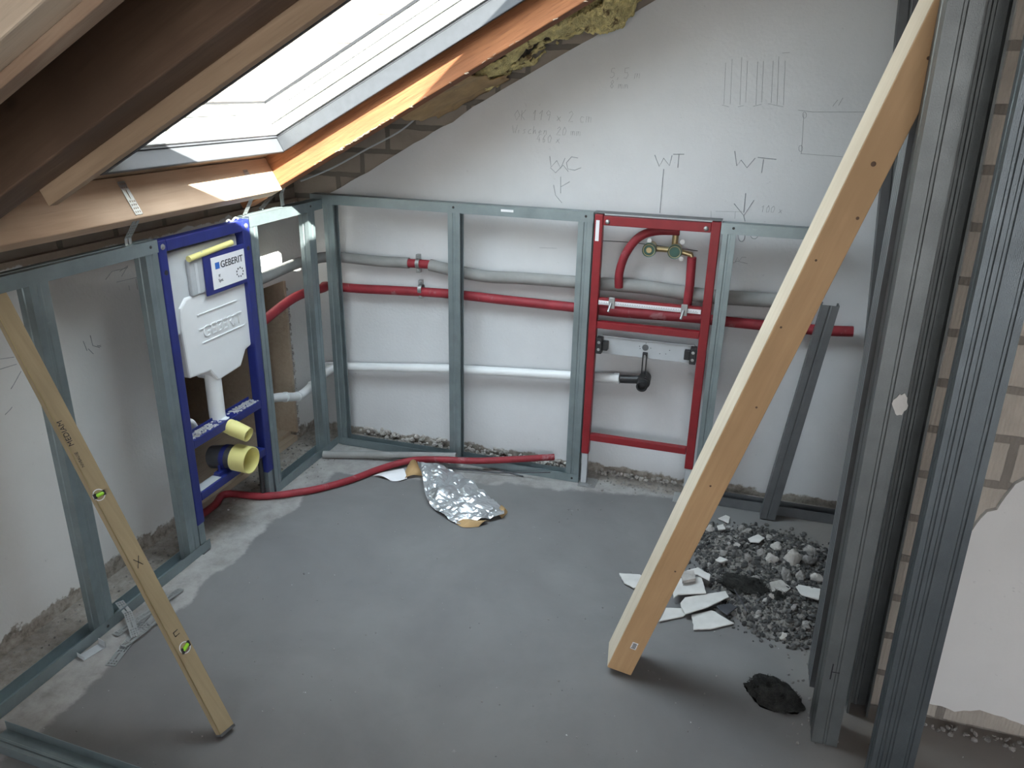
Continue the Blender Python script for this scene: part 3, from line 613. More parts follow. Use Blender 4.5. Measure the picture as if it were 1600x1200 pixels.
MB().lathe((1.499, .035, .515), (0, -1, -.08), [(.0, .012), (.012, .010), (.0125, .0001)], 20).build('outlet_plug', M['dark'], t)

# ================================================================== PIPES
YP = .105
def pipe_path(pts, y=YP): return smooth_path([at(u, v, 'y', y) if len(p) == 2 else V(p) for p in pts for (u, v) in [p[:2]]], 6)
def tubeobj(path, r, name, m, label=None, cat=None, parent=None, seg=18, group=None):
    o = MB().tube(path, r, seg).build(name, M[m], parent); return tag(o, label, cat, group) if label else o
# grey insulated pipe, from the hatch corner along both walls
gp = thing('insulated_pipe', (.9, YP, .9), 'long grey foam-wrapped pipe along gable wall with red collar', 'pipe')
tubeobj(smooth_path([(-.13, -.75, .905), (-.13, -.35, .912), (-.125, -.07, .925), (-.08, .06, .932), (-.02, .10, .937), at(534, 402, 'y', YP), at(590, 408, 'y', YP), at(639, 411, 'y', YP)], 6), .025, 'pipe_wrap', 'grey_foam', parent=gp)
tubeobj([at(637, 411, 'y', YP), at(673, 413.5, 'y', YP)], .020, 'collar', 'red_foam', parent=gp)
tubeobj(smooth_path([at(672, 414, 'y', YP), at(715, 424, 'y', YP), at(760, 432, 'y', YP), at(820, 435, 'y', YP), at(900, 441, 'y', YP), at(968, 446, 'y', YP)], 6), .027, 'pipe_wrap', 'grey_foam', parent=gp)
tubeobj(smooth_path([at(965, 445, 'y', YP), at(1010, 449, 'y', YP), at(1100, 462, 'y', YP), at(1170, 467, 'y', YP), at(1238, 471, 'y', YP)], 6), .030, 'pipe_wrap', 'grey_foam', parent=gp)
# red insulated pipe
tubeobj(smooth_path([(-.13, -.75, .655), (-.13, -.40, .715), (-.12, -.10, .775), (-.06, .06, .79), at(510, 447, 'y', YP), at(560, 451, 'y', YP), at(620, 454, 'y', YP), at(700, 459, 'y', YP), at(800, 470, 'y', YP), at(895, 480, 'y', YP), at(980, 489, 'y', YP), at(1075, 496, 'y', YP), at(1130, 502, 'y', YP), at(1190, 508, 'y', YP), at(1284, 516, 'y', YP), at(1333, 518, 'y', YP)], 6), .0215, 'insulated_pipe', 'red_foam', 'long red foam-wrapped pipe along gable wall below the grey one', 'pipe')
# red branches behind the washbasin frame
tubeobj(smooth_path([at(967, 449, 'y', .075), at(968, 425, 'y', .07), at(978, 396, 'y', .07), at(998, 371, 'y', .07), at(1025, 361, 'y', .07), at(1062, 361, 'y', .07)], 7), .018, 'pipe_branch', 'red_foam', 'red foam-wrapped pipe bent in an arc up to the tap fitting', 'pipe')
tubeobj([at(1081, 402, 'y', .07), at(1078, 445, 'y', .07), at(1073, 481, 'y', .07)], .0185, 'pipe_branch', 'red_foam', 'short upright red foam-wrapped pipe below the right tap outlet', 'pipe')
# white drain pipe
wp = thing('drain_pipe', (.7, .10, .45), 'white plastic drain pipe along foot of gable wall to black elbow', 'pipe')
tubeobj([at(510, 572, 'y', .10), at(545, 573, 'y', .10), at(700, 576, 'y', .10), at(890, 587, 'y', .10), at(962, 591, 'y', .10)], .0215, 'pipe', 'pipe_w', parent=wp)
tubeobj([at(960, 591, 'y', .10), at(968, 591.5, 'y', .10)], .0255, 'socket_rim', 'pipe_w', parent=wp)
ep = smooth_path([(-.12, -.55, .385), (-.12, -.34, .362), (-.12, -.17, .305), (-.12, -.115, .293), (-.11, -.06, .305), (-.08, -.01, .345), (-.05, .02, .375), (-.02, .05, .395)], 6)
tubeobj(ep, .021, 'elbow', 'pipe_w', parent=wp)
for i in (9, 14, 26, 30):
    a, b = ep[i], ep[i+1]; d = (b-a).normalized(); MB().tube([a, a+d*.008], .0245, 18).build('socket_ring', M['pipe_w'], wp)

# clamps
def clamp(c, r, label, up=1):
    k = thing('pipe_clamp', (c.x, .10, c.z-r-.02), label, 'pipe clamp')
    MB().lathe(c, (1, 0, 0), [(-.009, r), (-.009, r+.003), (.009, r+.003), (.009, r), (-.009, r)], 24).build('band', M['zinc'], k)
    for s in (1, -1):
        e = MB().box((c.x-.009, c.y-.012, c.z+s*(r+.002)), (c.x+.009, c.y+.012, c.z+s*(r+.021))).build('ear', M['zinc'], k, bevel=.001)
        MB().lathe((c.x, c.y-.012, c.z+s*(r+.011)), (0, -1, 0), [(0, .006), (.004, .0055), (.0045, .0001)], 10).build('screw', M['zinc'], e)
    return k
clamp(at(654, 411.5, 'y', YP), .0215, 'zinc pipe clamp on the red collar of the grey pipe')
clamp(at(658, 451, 'y', YP)+V((0, 0, -.002)), .0225, 'zinc pipe clamp round the long red pipe')
clamp(at(1238, 465, 'y', YP), .031, 'zinc pipe clamp on grey pipe half hidden behind timber beam')
# brass tap fitting
k = thing('tap_fitting', (1.53, .10, 1.05), 'brass double wall fitting with two round dark green caps', 'tap fitting')
for (u, v), inner in (((1014, 391), 'brass'), ((1054, 394), 'green')):
    c = at(u, v, 'y', .03)
    MB().lathe(c, (0, 1, .0), [(0, .022), (0, .028), (.028, .0285), (.03, .024), (.085, .02), (.10, .02)], 28).build('outlet', M['brass'], k)
    MB().lathe(c+V((0, -.002, 0)), (0, 1, 0), [(0, .024), (-.003, .0275), (.016, .029), (.016, .024)], 28).build('green_ring', M['green'], k)
    MB().lathe(c+V((0, .004, 0)), (0, 1, 0), [(0, .0001), (0, .023)], 24).build('cap_face', M['green'], k)
    MB().lathe(c+V((0, -.002, 0)), (0, 1, 0), [(0, .0001), (0, .011 if inner == 'brass' else .014), (.006, .012)], 18).build('cap_core', M[inner], k)
c1, c2 = at(1014, 388, 'y', .09), at(1054, 391, 'y', .09)
MB().tube([c1, c2], .011, 14).build('bridge', M['brass'], k)
MB().tube([at(1054, 385, 'y', .08), at(1056, 366, 'y', .08)], .013, 14).build('inlet', M['brass'], k)
MB().tube([at(1060, 392, 'y', .08), at(1080, 398, 'y', .08), at(1081, 405, 'y', .08)], .011, 14).build('inlet', M['brass'], k)
for (u, v) in ((1015, 375), (1066, 377), (1064, 403)):
    c = at(u, v, 'y', .09); MB().lathe(c, (.1, -1, .1), [(0, .007), (.03, .007), (.031, .010), (.038, .010), (.0385, .0001)], 8).build('bolt', M['zinc'], k)
MB().tube([at(938, 376, 'y', .145), at(985, 378.5, 'y', .145), at(1090, 392, 'y', .145)], .0016, 6).build('loose_wire', M['dark']); tag(bpy.data.objects['loose_wire'], 'thin dark wire crossing the wall behind the tap fitting', 'wire')

# ================================================================== PENCIL MARKS ON THE GABLE WALL
def strokes(polys, name, parent, r=.0011, y=.1492, ax='y', m='pencil'):
    mb = MB()
    for pl_ in polys:
        pp_ = [at(u, v, ax, y) for u, v in pl_]
        mb.tube(pp_, r, 5)
    return mb.build(name, M[m], parent)
WT1 = [[(1023, 242), (1030, 260), (1037, 247), (1046, 259), (1050, 243)], [(1052, 241), (1069, 241)], [(1061, 241), (1059, 262)]]
WT2 = [[(1148, 236), (1151, 259), (1158, 250), (1167, 262), (1180, 247)], [(1184, 246), (1213, 249)], [(1193, 249), (1190, 270)]]
WC_ = [[(859, 244), (861, 261), (870, 251), (876, 263), (883, 247)], [(903, 247), (893, 245), (885, 254), (887, 264), (898, 266), (908, 262)], [(860, 262), (868, 270), (880, 258), (888, 268)]]
strokes(WT1+[[(1037, 264), (1035, 285), (1031, 333)]], 'pencil_writing', wall_b, .0016)
strokes(WT2+[[(1165, 302), (1162, 332)], [(1147, 318), (1162, 337), (1178, 313)], [(1162, 337), (1164, 346)]], 'pencil_writing', wall_b, .0016)
strokes(WC_+[[(876, 276), (876, 302)], [(865, 289), (868, 305), (878, 317)], [(876, 292), (890, 284)]], 'pencil_writing', wall_b, .0013)
st = []
for x in (1134, 1144, 1159, 1168, 1184, 1193, 1208, 1217, 1227): st.append([(x, 92+random.uniform(-4, 6)), (x-3, 163+random.uniform(-3, 3))])
st += [[(1128, 164), (1139, 167)], [(1153, 167), (1162, 165)], [(1177, 166), (1190, 163)], [(1200, 162), (1224, 167)], [(1222, 83), (1234, 82)]]
strokes(st, 'pencil_lines', wall_b, .0006)
st = [[(1247, 172), (1270, 175), (1352, 175)], [(1256, 178), (1252, 240)], [(1251, 240), (1290, 243), (1317, 245)], [(1301, 166), (1309, 156)], [(1310, 165), (1317, 153)]]
for cx, cy in ((1257, 180), (1251, 232)): st.append([(cx+3*math.cos(a*.7), cy+5*math.sin(a*.7)) for a in range(10)])
strokes(st, 'pencil_lines', wall_b, .0007)
for cx, cy, rx_, ry_ in ((1158.5, 368.5, 5.5, 9), (1178.5, 368, 5.5, 5)):
    strokes([[(cx+rx_*math.cos(a*.45), cy+ry_*math.sin(a*.45)) for a in range(15)]], 'pencil_circle', wall_b, .0014)
strokes([[(1143, 412), (1152, 408), (1168, 412)], [(1149, 409), (1152, 402), (1155, 408), (1159, 402), (1166, 402)]], 'pencil_lines', wall_b, .0008)
GL = {'5': [[(.8, 1), (.2, 1), (.15, .55), (.6, .6), (.8, .3), (.5, 0), (.1, .1)]], ',': [[(.3, .1), (.2, -.15)]], 'm': [[(0, 0), (0, .5), (.3, .5), (.35, 0), (.4, .5), (.7, .5), (.75, 0)]],
 '8': [[(.5, .5), (.2, .75), (.5, 1), (.8, .75), (.5, .5), (.15, .25), (.5, 0), (.8, .25), (.5, .5)]], '1': [[(.2, .7), (.5, 1), (.5, 0)]], '9': [[(.8, .8), (.5, 1), (.2, .75), (.5, .5), (.8, .75), (.7, 0)]],
 'x': [[(.1, .5), (.7, 0)], [(.7, .5), (.1, 0)]], '2': [[(.1, .8), (.5, 1), (.8, .75), (.1, 0), (.85, .02)]], 'c': [[(.7, .5), (.3, .5), (.1, .25), (.3, 0), (.7, .05)]],
 'W': [[(0, 1), (.25, 0), (.5, .7), (.75, 0), (1, 1)]], 'i': [[(.3, .5), (.3, 0)]], 's': [[(.6, .5), (.2, .45), (.6, .15), (.1, 0)]], 'h': [[(.1, 1), (.1, 0), (.15, .4), (.5, .5), (.6, 0)]],
 'e': [[(.1, .25), (.6, .3), (.4, .5), (.1, .3), (.3, 0), (.7, .05)]], 'n': [[(.1, .5), (.1, 0), (.2, .45), (.5, .5), (.6, 0)]], '0': [[(.5, 1), (.15, .6), (.3, 0), (.7, .05), (.85, .6), (.5, 1)]],
 '4': [[(.5, 1), (.1, .35), (.8, .35)], [(.6, .6), (.55, 0)]], '6': [[(.7, 1), (.2, .5), (.3, 0), (.7, .1), (.6, .45), (.2, .35)]], 'O': [[(.5, 1), (.1, .5), (.5, 0), (.9, .5), (.5, 1)]], 'K': [[(.1, 1), (.1, 0)], [(.8, 1), (.15, .45), (.8, 0)]]}
def wtext(txt, u, v, size, sl=.12):
    mb = MB(); p = at(u, v, 'y', .1496); x = 0
    for ch in txt:
        if ch in GL:
            for pl_ in GL[ch]:
                q = [p+V((x+(a+sl*b)*size*.62+random.uniform(-1, 1)*size*.04, 0, b*size+random.uniform(-1, 1)*size*.05)) for a, b in pl_]
                if len(q) > 1: mb.tube(q, .0006, 4)
        x += size*(.72 if ch != ' ' else .5)
    return mb.build('pencil_writing', M['pencil'], wall_b)
wtext('5,5 m', 952, 122, .038); wtext('8 mm', 952, 138, .03)
wtext('OK 119 x 2 cm', 803, 187, .04); wtext('Wischen  20 mm', 800, 208, .032); wtext('460 x', 838, 222, .032)
wtext('100 x', 1188, 331, .026); strokes([[(1118, 330), (1160, 331)], [(1149, 331), (1148, 342)]], 'pencil_lines', wall_b, .0006)
strokes([[(843, 387), (870, 388)], [(1111, 330), (1111, 342)]], 'pencil_lines', wall_b, .0007)
# marks on knee wall
wl = bpy.data.objects['wall_left']
def lstrokes(polys, r=.001): return strokes(polys, 'pencil_lines', wl, r, -.2192, 'x')
lstrokes([[(182, 441), (220, 432)], [(165, 437), (175, 424), (200, 418)], [(187, 424), (200, 415), (190, 432)], [(214, 432), (222, 452), (215, 452), (212, 436)], [(95, 435), (99, 430)], [(201, 446), (203, 454)]])
lstrokes([[(0, 561), (22, 558)], [(0, 577), (26, 569)], [(33, 580), (22, 600), (17, 608)], [(8, 648), (16, 640), (19, 636)]])
lstrokes([[(130, 533), (136, 548)], [(141, 524), (145, 540), (156, 543)], [(138, 545), (146, 553)], [(152, 540), (158, 541)]], .0012)

# ================================================================== LEANING TIMBER
Q = V((1.6807, -1.1812, 0)); A = V((.299, 0, 1)).normalized(); e = Y.cross(A).normalized(); g = A.cross(e); ro = .1443
u_ = e*math.cos(ro)+g*math.sin(ro); v_ = g*math.cos(ro)-e*math.sin(ro); w_, d_ = .0778, .111; L = 2.25
t = thing('timber_beam', (Q.x, Q.y, 0), 'honey-coloured squared timber leaning diagonally across the right of room', 'beam')
zmin = min((Q-u_*a*w_+v_*b*d_).z for a in (0, 1) for b in (0, 1)); Q = Q-V((0, 0, zmin-.001))
c = Q-u_*w_/2+v_*d_/2+A*L/2
bm_ = MB().obox(c, u_*w_/2, v_*d_/2, A*L/2).build('body', M['w_beam'], t, bevel=.002)
MB().obox(c-u_*(w_/2+.0006), u_*.0005, v_*(d_/2-.003), A*(L/2-.003)).build('pale_side', M['w_beamside'], t)  # paler colour laid over the left side of the timber
fc = lambda a, h, o=0: Q-u_*a*w_+A*h-v_*o
MB().obox(fc(.42, .115, .0006), u_*.009, v_*.0006, A*.013).build('sticker', M['label_w'], t)
mb = MB()
for k in range(9): mb.obox(fc(.42, .115, .0014)+A*(.010-.0025*k)*.95, u_*(.007 if k % 3 else .005), v_*.0004, A*.0005)
mb.build('sticker_print', M['ink'], t)
mb = MB()
for a, h, r in ((.5, 1.62, .006), (.2, 1.50, .004), (.75, 1.38, .003), (.35, .98, .003), (.55, .72, .003), (.3, .42, .003), (.8, 1.2, .003), (.45, 1.85, .004)):
    mb.lathe(fc(a, h, .0003), -v_, [(0, r), (.0006, r*.8), (.0007, .0001)], 10)
mb.build('knots', M['w_dark'], t)

# ================================================================== SPIRIT LEVEL
Q = V((.6526, -1.751, 0)); A = V((-.5632, .1103, 1)).normalized(); e = Y.cross(A).normalized(); g = A.cross(e); ro = 1.3422
u_ = e*math.cos(ro)+g*math.sin(ro); v_ = g*math.cos(ro)-e*math.sin(ro); w_, d_ = .0475, .0235; L = 1.345
zmin = min((Q-u_*a*w_+v_*b*d_).z for a in (0, 1) for b in (0, 1)); Q = Q-V((0, 0, zmin-.001))
t = thing('spirit_level', (Q.x, Q.y, 0), 'long worn wooden spirit level leaning against the left stud frame', 'spirit level')
c = Q-u_*w_/2+v_*d_/2+A*L/2
MB().obox(c, u_*w_/2, v_*d_/2, A*L/2).build('body', M['w_level'], t, bevel=.0015)
MB().obox(Q-u_*w_/2+v_*d_/2+A*.004, u_*(w_/2+.0006), v_*(d_/2+.0006), A*.004).build('end_cap', M['steel_d'], t)
lf = lambda a, h, o=0: Q-u_*a*w_+A*h-v_*o
def proj_h(u, v):                       # height along level nearest to the pixel
    best = min(((at(u, v, 'z', 0)-CAM).normalized().cross((lf(.5, k*.002)-CAM)).length, k*.002) for k in range(700)); return best[1]
MB().obox(Q-u_*w_*.985+A*L/2-v_*.0004, u_*.0007, v_*.0007, A*(L/2-.01)).build('metal_strip', M['brass'], t)
for (pu, pv), a, horiz in (((150, 775), .72, True), ((288, 1012), .45, False)):
    h = proj_h(pu, pv); cc = lf(a, h)
    wnd = MB().lathe(cc-v_*-.0002, -v_, [(0, .0165), (.0012, .0165), (.0014, .014), (-.004, .013), (-.0041, .0001)], 26).build('vial_window', M['label_w'], t)
    d = u_ if horiz else (u_+A*.4).normalized()
    MB().tube([cc-v_*.0035-d*.011, cc-v_*.0035+d*.011], .0055, 12).build('vial', M['lime'], wnd)
    mb = MB()
    for s in (-1, 1): mb.obox(cc-v_*.0035+d*s*.0125, d*.0028, v_*.005, A*.007)
    mb.build('vial_clip', M['black'], wnd)
xd = -A; yd = -u_
def ltext(s, u, v, a, size, m='ink'): text_mesh(s, size, lf(a, proj_h(u, v), .0003), xd, yd*-1 if False else u_, 'lettering', M[m], t, .0004)
for s, (pu, pv), a, size in (('MEDIAM', (113, 697), .62, .020), ('IE', (121, 711), .66, .012), ('NIVEAU', (132, 730), .68, .010)):
    h = proj_h(pu, pv); text_mesh(s, size, lf(a, h, .0003), A, -u_, 'lettering', M['ink'], t, .0004)
mb = MB(); h = proj_h(222, 875)
mb.tube([lf(.35, h+.015, .0004), lf(.7, h-.015, .0004)], .0009, 5); mb.tube([lf(.7, h+.012, .0004), lf(.35, h-.012, .0004)], .0009, 5)
mb.build('pen_mark', M['ink'], t); mb = MB()
h = proj_h(277, 990); mb.tube([lf(.35, h+.01, .0004), lf(.65, h+.008, .0004)], .0009, 5); mb.tube([lf(.35, h-.002, .0004), lf(.65, h-.004, .0004), lf(.65, h+.008, .0004)], .0009, 5)
mb.build('pen_mark', M['ink'], t)

# ================================================================== PERFORATED STRAPS
def strap(path, side, width=.03, hole=True, nv=7, step=.0055):
    path = [Vector(p) for p in path]; side = Vector(side).normalized(); pts = [path[0]]
    for a, b in zip(path[:-1], path[1:]):
        n = max(1, int((b-a).length/step))
        for k in range(1, n+1): pts.append(a+(b-a)*k/n)
    mb = MB(); nu = len(pts)
    for p in pts:
        for j in range(nv+1): mb.v.append(p+side*width*(j/nv-.5))
    for i in range(nu-1):
        for j in range(nv):
            slot = (i % 16) in (5, 6, 7, 8, 9) and j == nv//2
            dot = i % 2 == 1 and j % 2 == 1 and not (4 < i % 16 < 10)
            if hole and (slot or dot): continue
            mb.f.append([i*(nv+1)+j, (i+1)*(nv+1)+j, (i+1)*(nv+1)+j+1, i*(nv+1)+j+1]); mb.smooth.append(False)
    return mb
def hx(u, v): return at(u, v, 'x', -.02)
def strap_obj(path, side, name, label, cat='metal strap', width=.03, m='zinc'):
    return tag(strap(path, side, width).build(name, M[m], solid=.0012), label, cat)
# hangers between trimmer and frames
tr = lambda y, n: rf(.667, y, n)
strap_obj([tr(-1.16, 1.245), tr(-1.16, 1.135), V((-.02, -1.155, 1.235)), V((-.02, -1.155, 1.185))], Y, 'hanger_strap', 'perforated hanger from trimmer down to stud left of cistern frame')
strap_obj([tr(-.545, 1.225), tr(-.545, 1.135), V((.005, -.53, 1.28)), V((-.03, -.53, 1.222))], Y, 'hanger_strap', 'perforated hanger above right corner of the cistern frame', width=.026)
strap_obj([rf(.60, -.26, 1.15), V((-.03, -.27, 1.27)), V((-.03, -.265, 1.222))], Y, 'hanger_strap', 'pale perforated hanger from orange rafter to corner frame', width=.026)
strap_obj([rf(.585, -.33, 1.135), V((-.05, -.40, 1.222))], V((.7, .7, 0)), 'hanger_strap', 'perforated hanger slanting under the end of the trimmer', width=.022, m='steel_d')
fz = lambda u, v, z=.002: at(u, v, 'z', z)
def fstrap(pix, label, width=.03, z0=.002):
    path = [fz(u, v, z0+z) for u, v, z in pix]; d = (path[-1]-path[0]); d.z = 0; side = V((-d.y, d.x, 0))
    return strap_obj(path, side, 'metal_strap', label, width=width, m='zinc')
fstrap([(172, 1040, 0), (215, 985, .004), (248, 948, .008)], 'perforated strap on floor, lowest end pointing to the camera', .034)
fstrap([(180, 992, 0), (225, 962, .006), (283, 920, .002)], 'perforated strap on floor reaching under the spirit level', .026, .006)
fstrap([(186, 940, .03), (200, 958, .018), (212, 995, .004)], 'bright bent perforated strap lying over the others', .026, .012)
fstrap([(192, 1010, 0), (225, 985, .003), (262, 952, .006)], 'slotted strap between two perforated ones on floor', .024, .010)
a, b = fz(132, 1032), fz(165, 1012); dd = (b-a); s = V((-dd.y, dd.x, 0)).normalized()
mb = MB().prism([a-s*.0, b, b+s*.035, a+s*.035], (0, 0, .0015)); mb.prism([b, b+s*.035, b+s*.035+V((0, 0, .022)), b+V((0, 0, .022))], (dd.normalized()*.0015)); mb.prism([a, a+s*.035, a+s*.035+V((0, 0, .016)), a+V((0, 0, .016))], (dd.normalized()*-.0015))
tag(mb.build('track_offcut', M['grey_pl']), 'small grey folded metal offcut beside the left floor track', 'metal offcut')

# ================================================================== THINGS ON THE FLOOR
hose = [(-.16, -.92, .03), (-.17, -.75, .02)]+[tuple(at(u, v, 'z', z)) for u, v, z in ((352, 772, .016), (400, 775, .016), (430, 774, .016), (460, 770, .016), (500, 763, .016), (550, 749, .016), (595, 732, .016), (640, 720, .03), (680, 718, .05), (740, 720, .058), (800, 718, .062), (866, 714, .07))]
tubeobj(smooth_path(hose, 6), .0155, 'pipe_insulation_tube', 'red_foam', 'long red foam tube lying loose on the floor', 'foam tube')
tubeobj(smooth_path([at(505, 710, 'z', .019), at(600, 711, 'z', .028), at(713, 713, 'z', .062)], 6), .0175, 'pipe_insulation_tube', 'grey_foam', 'grey foam tube lying on the floor before the corner', 'foam tube')
tag(MB().tube([at(755, 728, 'z', .004), at(817, 744, 'z', .004)], .004, 6).build('steel_rod', M['steel_d']), 'thin rusty rod beside the gable floor track', 'rod')
tag(MB().tube([at(700, 731, 'z', .02), at(778, 739, 'z', .01), at(860, 738, 'z', .05)], .003, 6).build('steel_rod', M['dark']), 'thin dark rod under the end of red floor tube', 'rod')
# foil scrap
ls = [(652, 722, .075), (660, 745, .055), (664, 770, .03), (672, 787, .02), (690, 803, .012), (712, 817, .008), (733, 821, .006)]
rs = [(660, 728, .07), (690, 728, .05), (712, 738, .035), (738, 755, .03), (760, 772, .028), (784, 792, .026), (788, 806, .014)]
t = thing('foil_scrap', tuple(at(720, 785, 'z', 0)), 'crumpled silver insulation foil on floor against the red tube', 'foil')
def sheet(lp, rp, nu, nv, amp, seed):
    lp = smooth_path([at(u, v, 'z', z) for u, v, z in lp], 5); rp = smooth_path([at(u, v, 'z', z) for u, v, z in rp], 5); mb = MB()
    for i in range(nu+1):
        a = i/nu*(len(lp)-1); k = min(int(a), len(lp)-2); f = a-k; l = lp[k].lerp(lp[k+1], f); r = rp[k].lerp(rp[k+1], f)
        for j in range(nv+1):
            p = l.lerp(r, j/nv); n = abs(noise.noise(V((p.x*13, p.y*13, seed))))+.30*abs(noise.noise(V((p.x*40, p.y*40, seed+3))))+.05*noise.noise(V((p.x*90, p.y*90, seed))); p.z = max(.002, p.z+amp*(n-.2)+.012*math.sin(math.pi*j/nv)); mb.v.append(p)
    for i in range(nu):
        for j in range(nv): q = i*(nv+1)+j; mb.f.append([q, q+nv+1, q+nv+2, q+1]); mb.smooth.append(False)
    return mb
sheet(ls, rs, 60, 34, .030, 1.3).build('foil', M['foil'], t, solid=.0008)
sheet([(628, 750, .002), (634, 735, .02), (640, 722, .055)], [(660, 744, .006), (658, 735, .035), (650, 721, .078)], 14, 10, .006, 4).build('kraft_backing', M['kraft'], t, solid=.001)
sheet([(583, 744, .003), (600, 738, .012), (630, 732, .02)], [(610, 751, .003), (622, 752, .003), (636, 748, .006)], 12, 8, .004, 7).build('foil_flap', M['label_w'], t, solid=.0008)
sheet([(712, 818, .003), (725, 824, .002), (748, 823, .002)], [(734, 812, .02), (748, 812, .016), (765, 814, .012)], 10, 6, .004, 9).build('torn_kraft_edge', M['kraft'], t, solid=.0008)
sheet([(786, 792, .02), (793, 800, .006), (784, 810, .002)], [(780, 794, .03), (784, 800, .02), (774, 808, .012)], 10, 6, .004, 12).build('torn_kraft_edge', M['kraft'], t, solid=.0008)

# rubble
def rock(mb, c, r, seed, flat=.7, sub=2):
    bm = bmesh.new(); bmesh.ops.create_icosphere(bm, subdivisions=sub, radius=1)
    rot = Matrix.Rotation(seed*1.7, 3, 'Z') @ Matrix.Rotation(seed*.9, 3, 'X'); b = len(mb.v)
    sx = V((random.uniform(.7, 1.3), random.uniform(.7, 1.2), flat*random.uniform(.7, 1.2)))
    for v in bm.verts:
        q = v.co*(1+.35*noise.noise(v.co*1.3+V((seed*3.1, seed, 0))))
        q = V((round(q.x*2.6)/2.6*.4+q.x*.6, round(q.y*2.6)/2.6*.4+q.y*.6, q.z)); q = rot @ V((q.x*sx.x, q.y*sx.y, q.z*sx.z)); mb.v.append(Vector(c)+q*r)
    for f in bm.faces: mb.f.append([b+v.index for v in f.verts]); mb.smooth.append(False)
    bm.free(); return mb
mb = MB()
for i in range(260):
    zz = random.uniform(.03, .80); rock(mb, (-.217+random.uniform(-.003, .004), H1+.014+random.uniform(-.012, .012), zz), random.choice((.003, .004, .006, .009)), i*.61, 1, 1)
tag(mb.build('broken_plaster_edge', M['stone_l']), 'crumbled plaster edge running up beside the brown hatch opening', 'plaster', kind='stuff')
HP = [(1.80, -.42), (1.84, -.24), (2.05, -.13), (2.17, -.15), (2.32, -.22), (2.36, -.5), (2.30, -.78), (2.19, -.87), (2.06, -.86), (1.96, -.76), (1.90, -.62)]
def inside(x, y):
    c = False; n = len(HP)
    for i in range(n):
        x1, y1 = HP[i]; x2, y2 = HP[(i+1) % n]
        if (y1 > y) != (y2 > y) and x < (x2-x1)*(y-y1)/(y2-y1)+x1: c = not c
    return c
def edge_d(x, y):
    d = 9
    for i in range(len(HP)):
        a = Vector(HP[i]); b = Vector(HP[(i+1) % len(HP)]); p = Vector((x, y)); tt = max(0, min(1, (p-a).dot(b-a)/(b-a).length_squared)); d = min(d, (a+(b-a)*tt-p).length)
    return d
def hgt(x, y): return (.036*min(1, edge_d(x, y)/.16)**.8*(1+.35*fbm((x*9, y*9, 0))) if inside(x, y) else 0)
mb = MB(); G = 70; x0, x1, y0, y1 = 1.78, 2.38, -.9, -.1
idx = {}
for i in range(G+1):
    for j in range(G+1):
        x = x0+(x1-x0)*i/G; y = y0+(y1-y0)*j/G; idx[i, j] = len(mb.v); mb.v.append(V((x, y, hgt(x, y)+.004*fbm((x*60, y*60, 2)) if inside(x, y) else -.004)))
for i in range(G):
    for j in range(G):
        if any(mb.v[idx[a]].z > 0 for a in ((i, j), (i+1, j), (i, j+1), (i+1, j+1))): mb.f.append([idx[i, j], idx[i+1, j], idx[i+1, j+1], idx[i, j+1]]); mb.smooth.append(False)
n = 0
while n < 4200:
    x, y = random.uniform(x0, x1), random.uniform(y0, y1)
    if not inside(x, y) and (edge_d(x, y) > .05 or random.random() < .85): continue
    r = random.choice((.0025, .003, .0035, .004, .005, .006, .008, .011)); rock(mb, (x, y, max(r*.5, hgt(x, y)+r*.2)), r, n*.37, .8, 1); n += 1
tag(mb.build('rubble_heap', M['gravel'], loc=(2.1, -.5, 0)), 'heap of dark gravel and crumbled mortar on floor by the right studs', 'rubble', kind='stuff')
stones = [(1238, 880, .034), (1262, 878, .030), (1228, 905, .024), (1205, 880, .026), (1190, 868, .022), (1168, 880, .024), (1202, 839, .012), (1160, 820, .018), (1180, 908, .018), (1275, 905, .024), (1250, 905, .022), (1130, 866, .017), (1150, 858, .015), (1120, 845, .014), (1266, 862, .024), (1212, 860, .018), (1240, 955, .016), (1260, 975, .018), (1225, 988, .014), (1186, 955, .012), (1140, 842, .014), (1110, 821, .02), (1166, 830, .02), (1182, 843, .014), (1205, 935, .012)]
LUMPS = ['largest pale mortar lump, on the right of the gravel heap', 'big grey mortar lump touching the right side of the largest', 'grey mortar lump in front of the largest one, to its left', 'pale mortar lump in the middle of the heap left of the largest',
 'grey mortar lump behind left of the middle pale one', 'grey mortar lump on the upper left slope above the curled shard', 'small pale mortar lump beside the white oval plaster shard', 'grey mortar lump at the rear left beside the timber',
 'small grey mortar lump just behind the black fibrous clump', 'pale mortar lump nearest the dark stud, mid heap', 'grey mortar lump between largest lump and the rectangular shard', 'small grey mortar lump on left slope beside the timber',
 'small pale mortar lump on left slope right of the triangular chip', 'small grey mortar lump at rear left close behind the timber', 'grey mortar lump by the stud behind the second big one', 'pale mortar lump behind the middle of the heap',
 'small grey mortar lump in front of the rectangular plaster shard', 'small grey mortar lump at front right corner by the stud', 'pale mortar lump at the very front edge of the heap', 'small grey mortar lump before the big black clump',
 'small grey mortar lump behind left near the white chip', 'pale mortar lump farthest back, near the floor track', 'grey mortar lump on the rear crest left of oval shard', 'small grey mortar lump right in front of the oval shard', 'small pale mortar lump between yellowish shard and black clump']
for i, (u, v, r) in enumerate(stones):
    c = at(u, v, 'z', .03); z = hgt(c.x, c.y)+r*.35; o = rock(MB(), (c.x, c.y, max(z, r*.5)), r, i*1.3+2, .7, 3).build('mortar_lump', M['stone_l' if i % 3 == 0 else 'stone'])
    tag(o, LUMPS[i], 'stone', 'mortar lumps on the gravel heap')
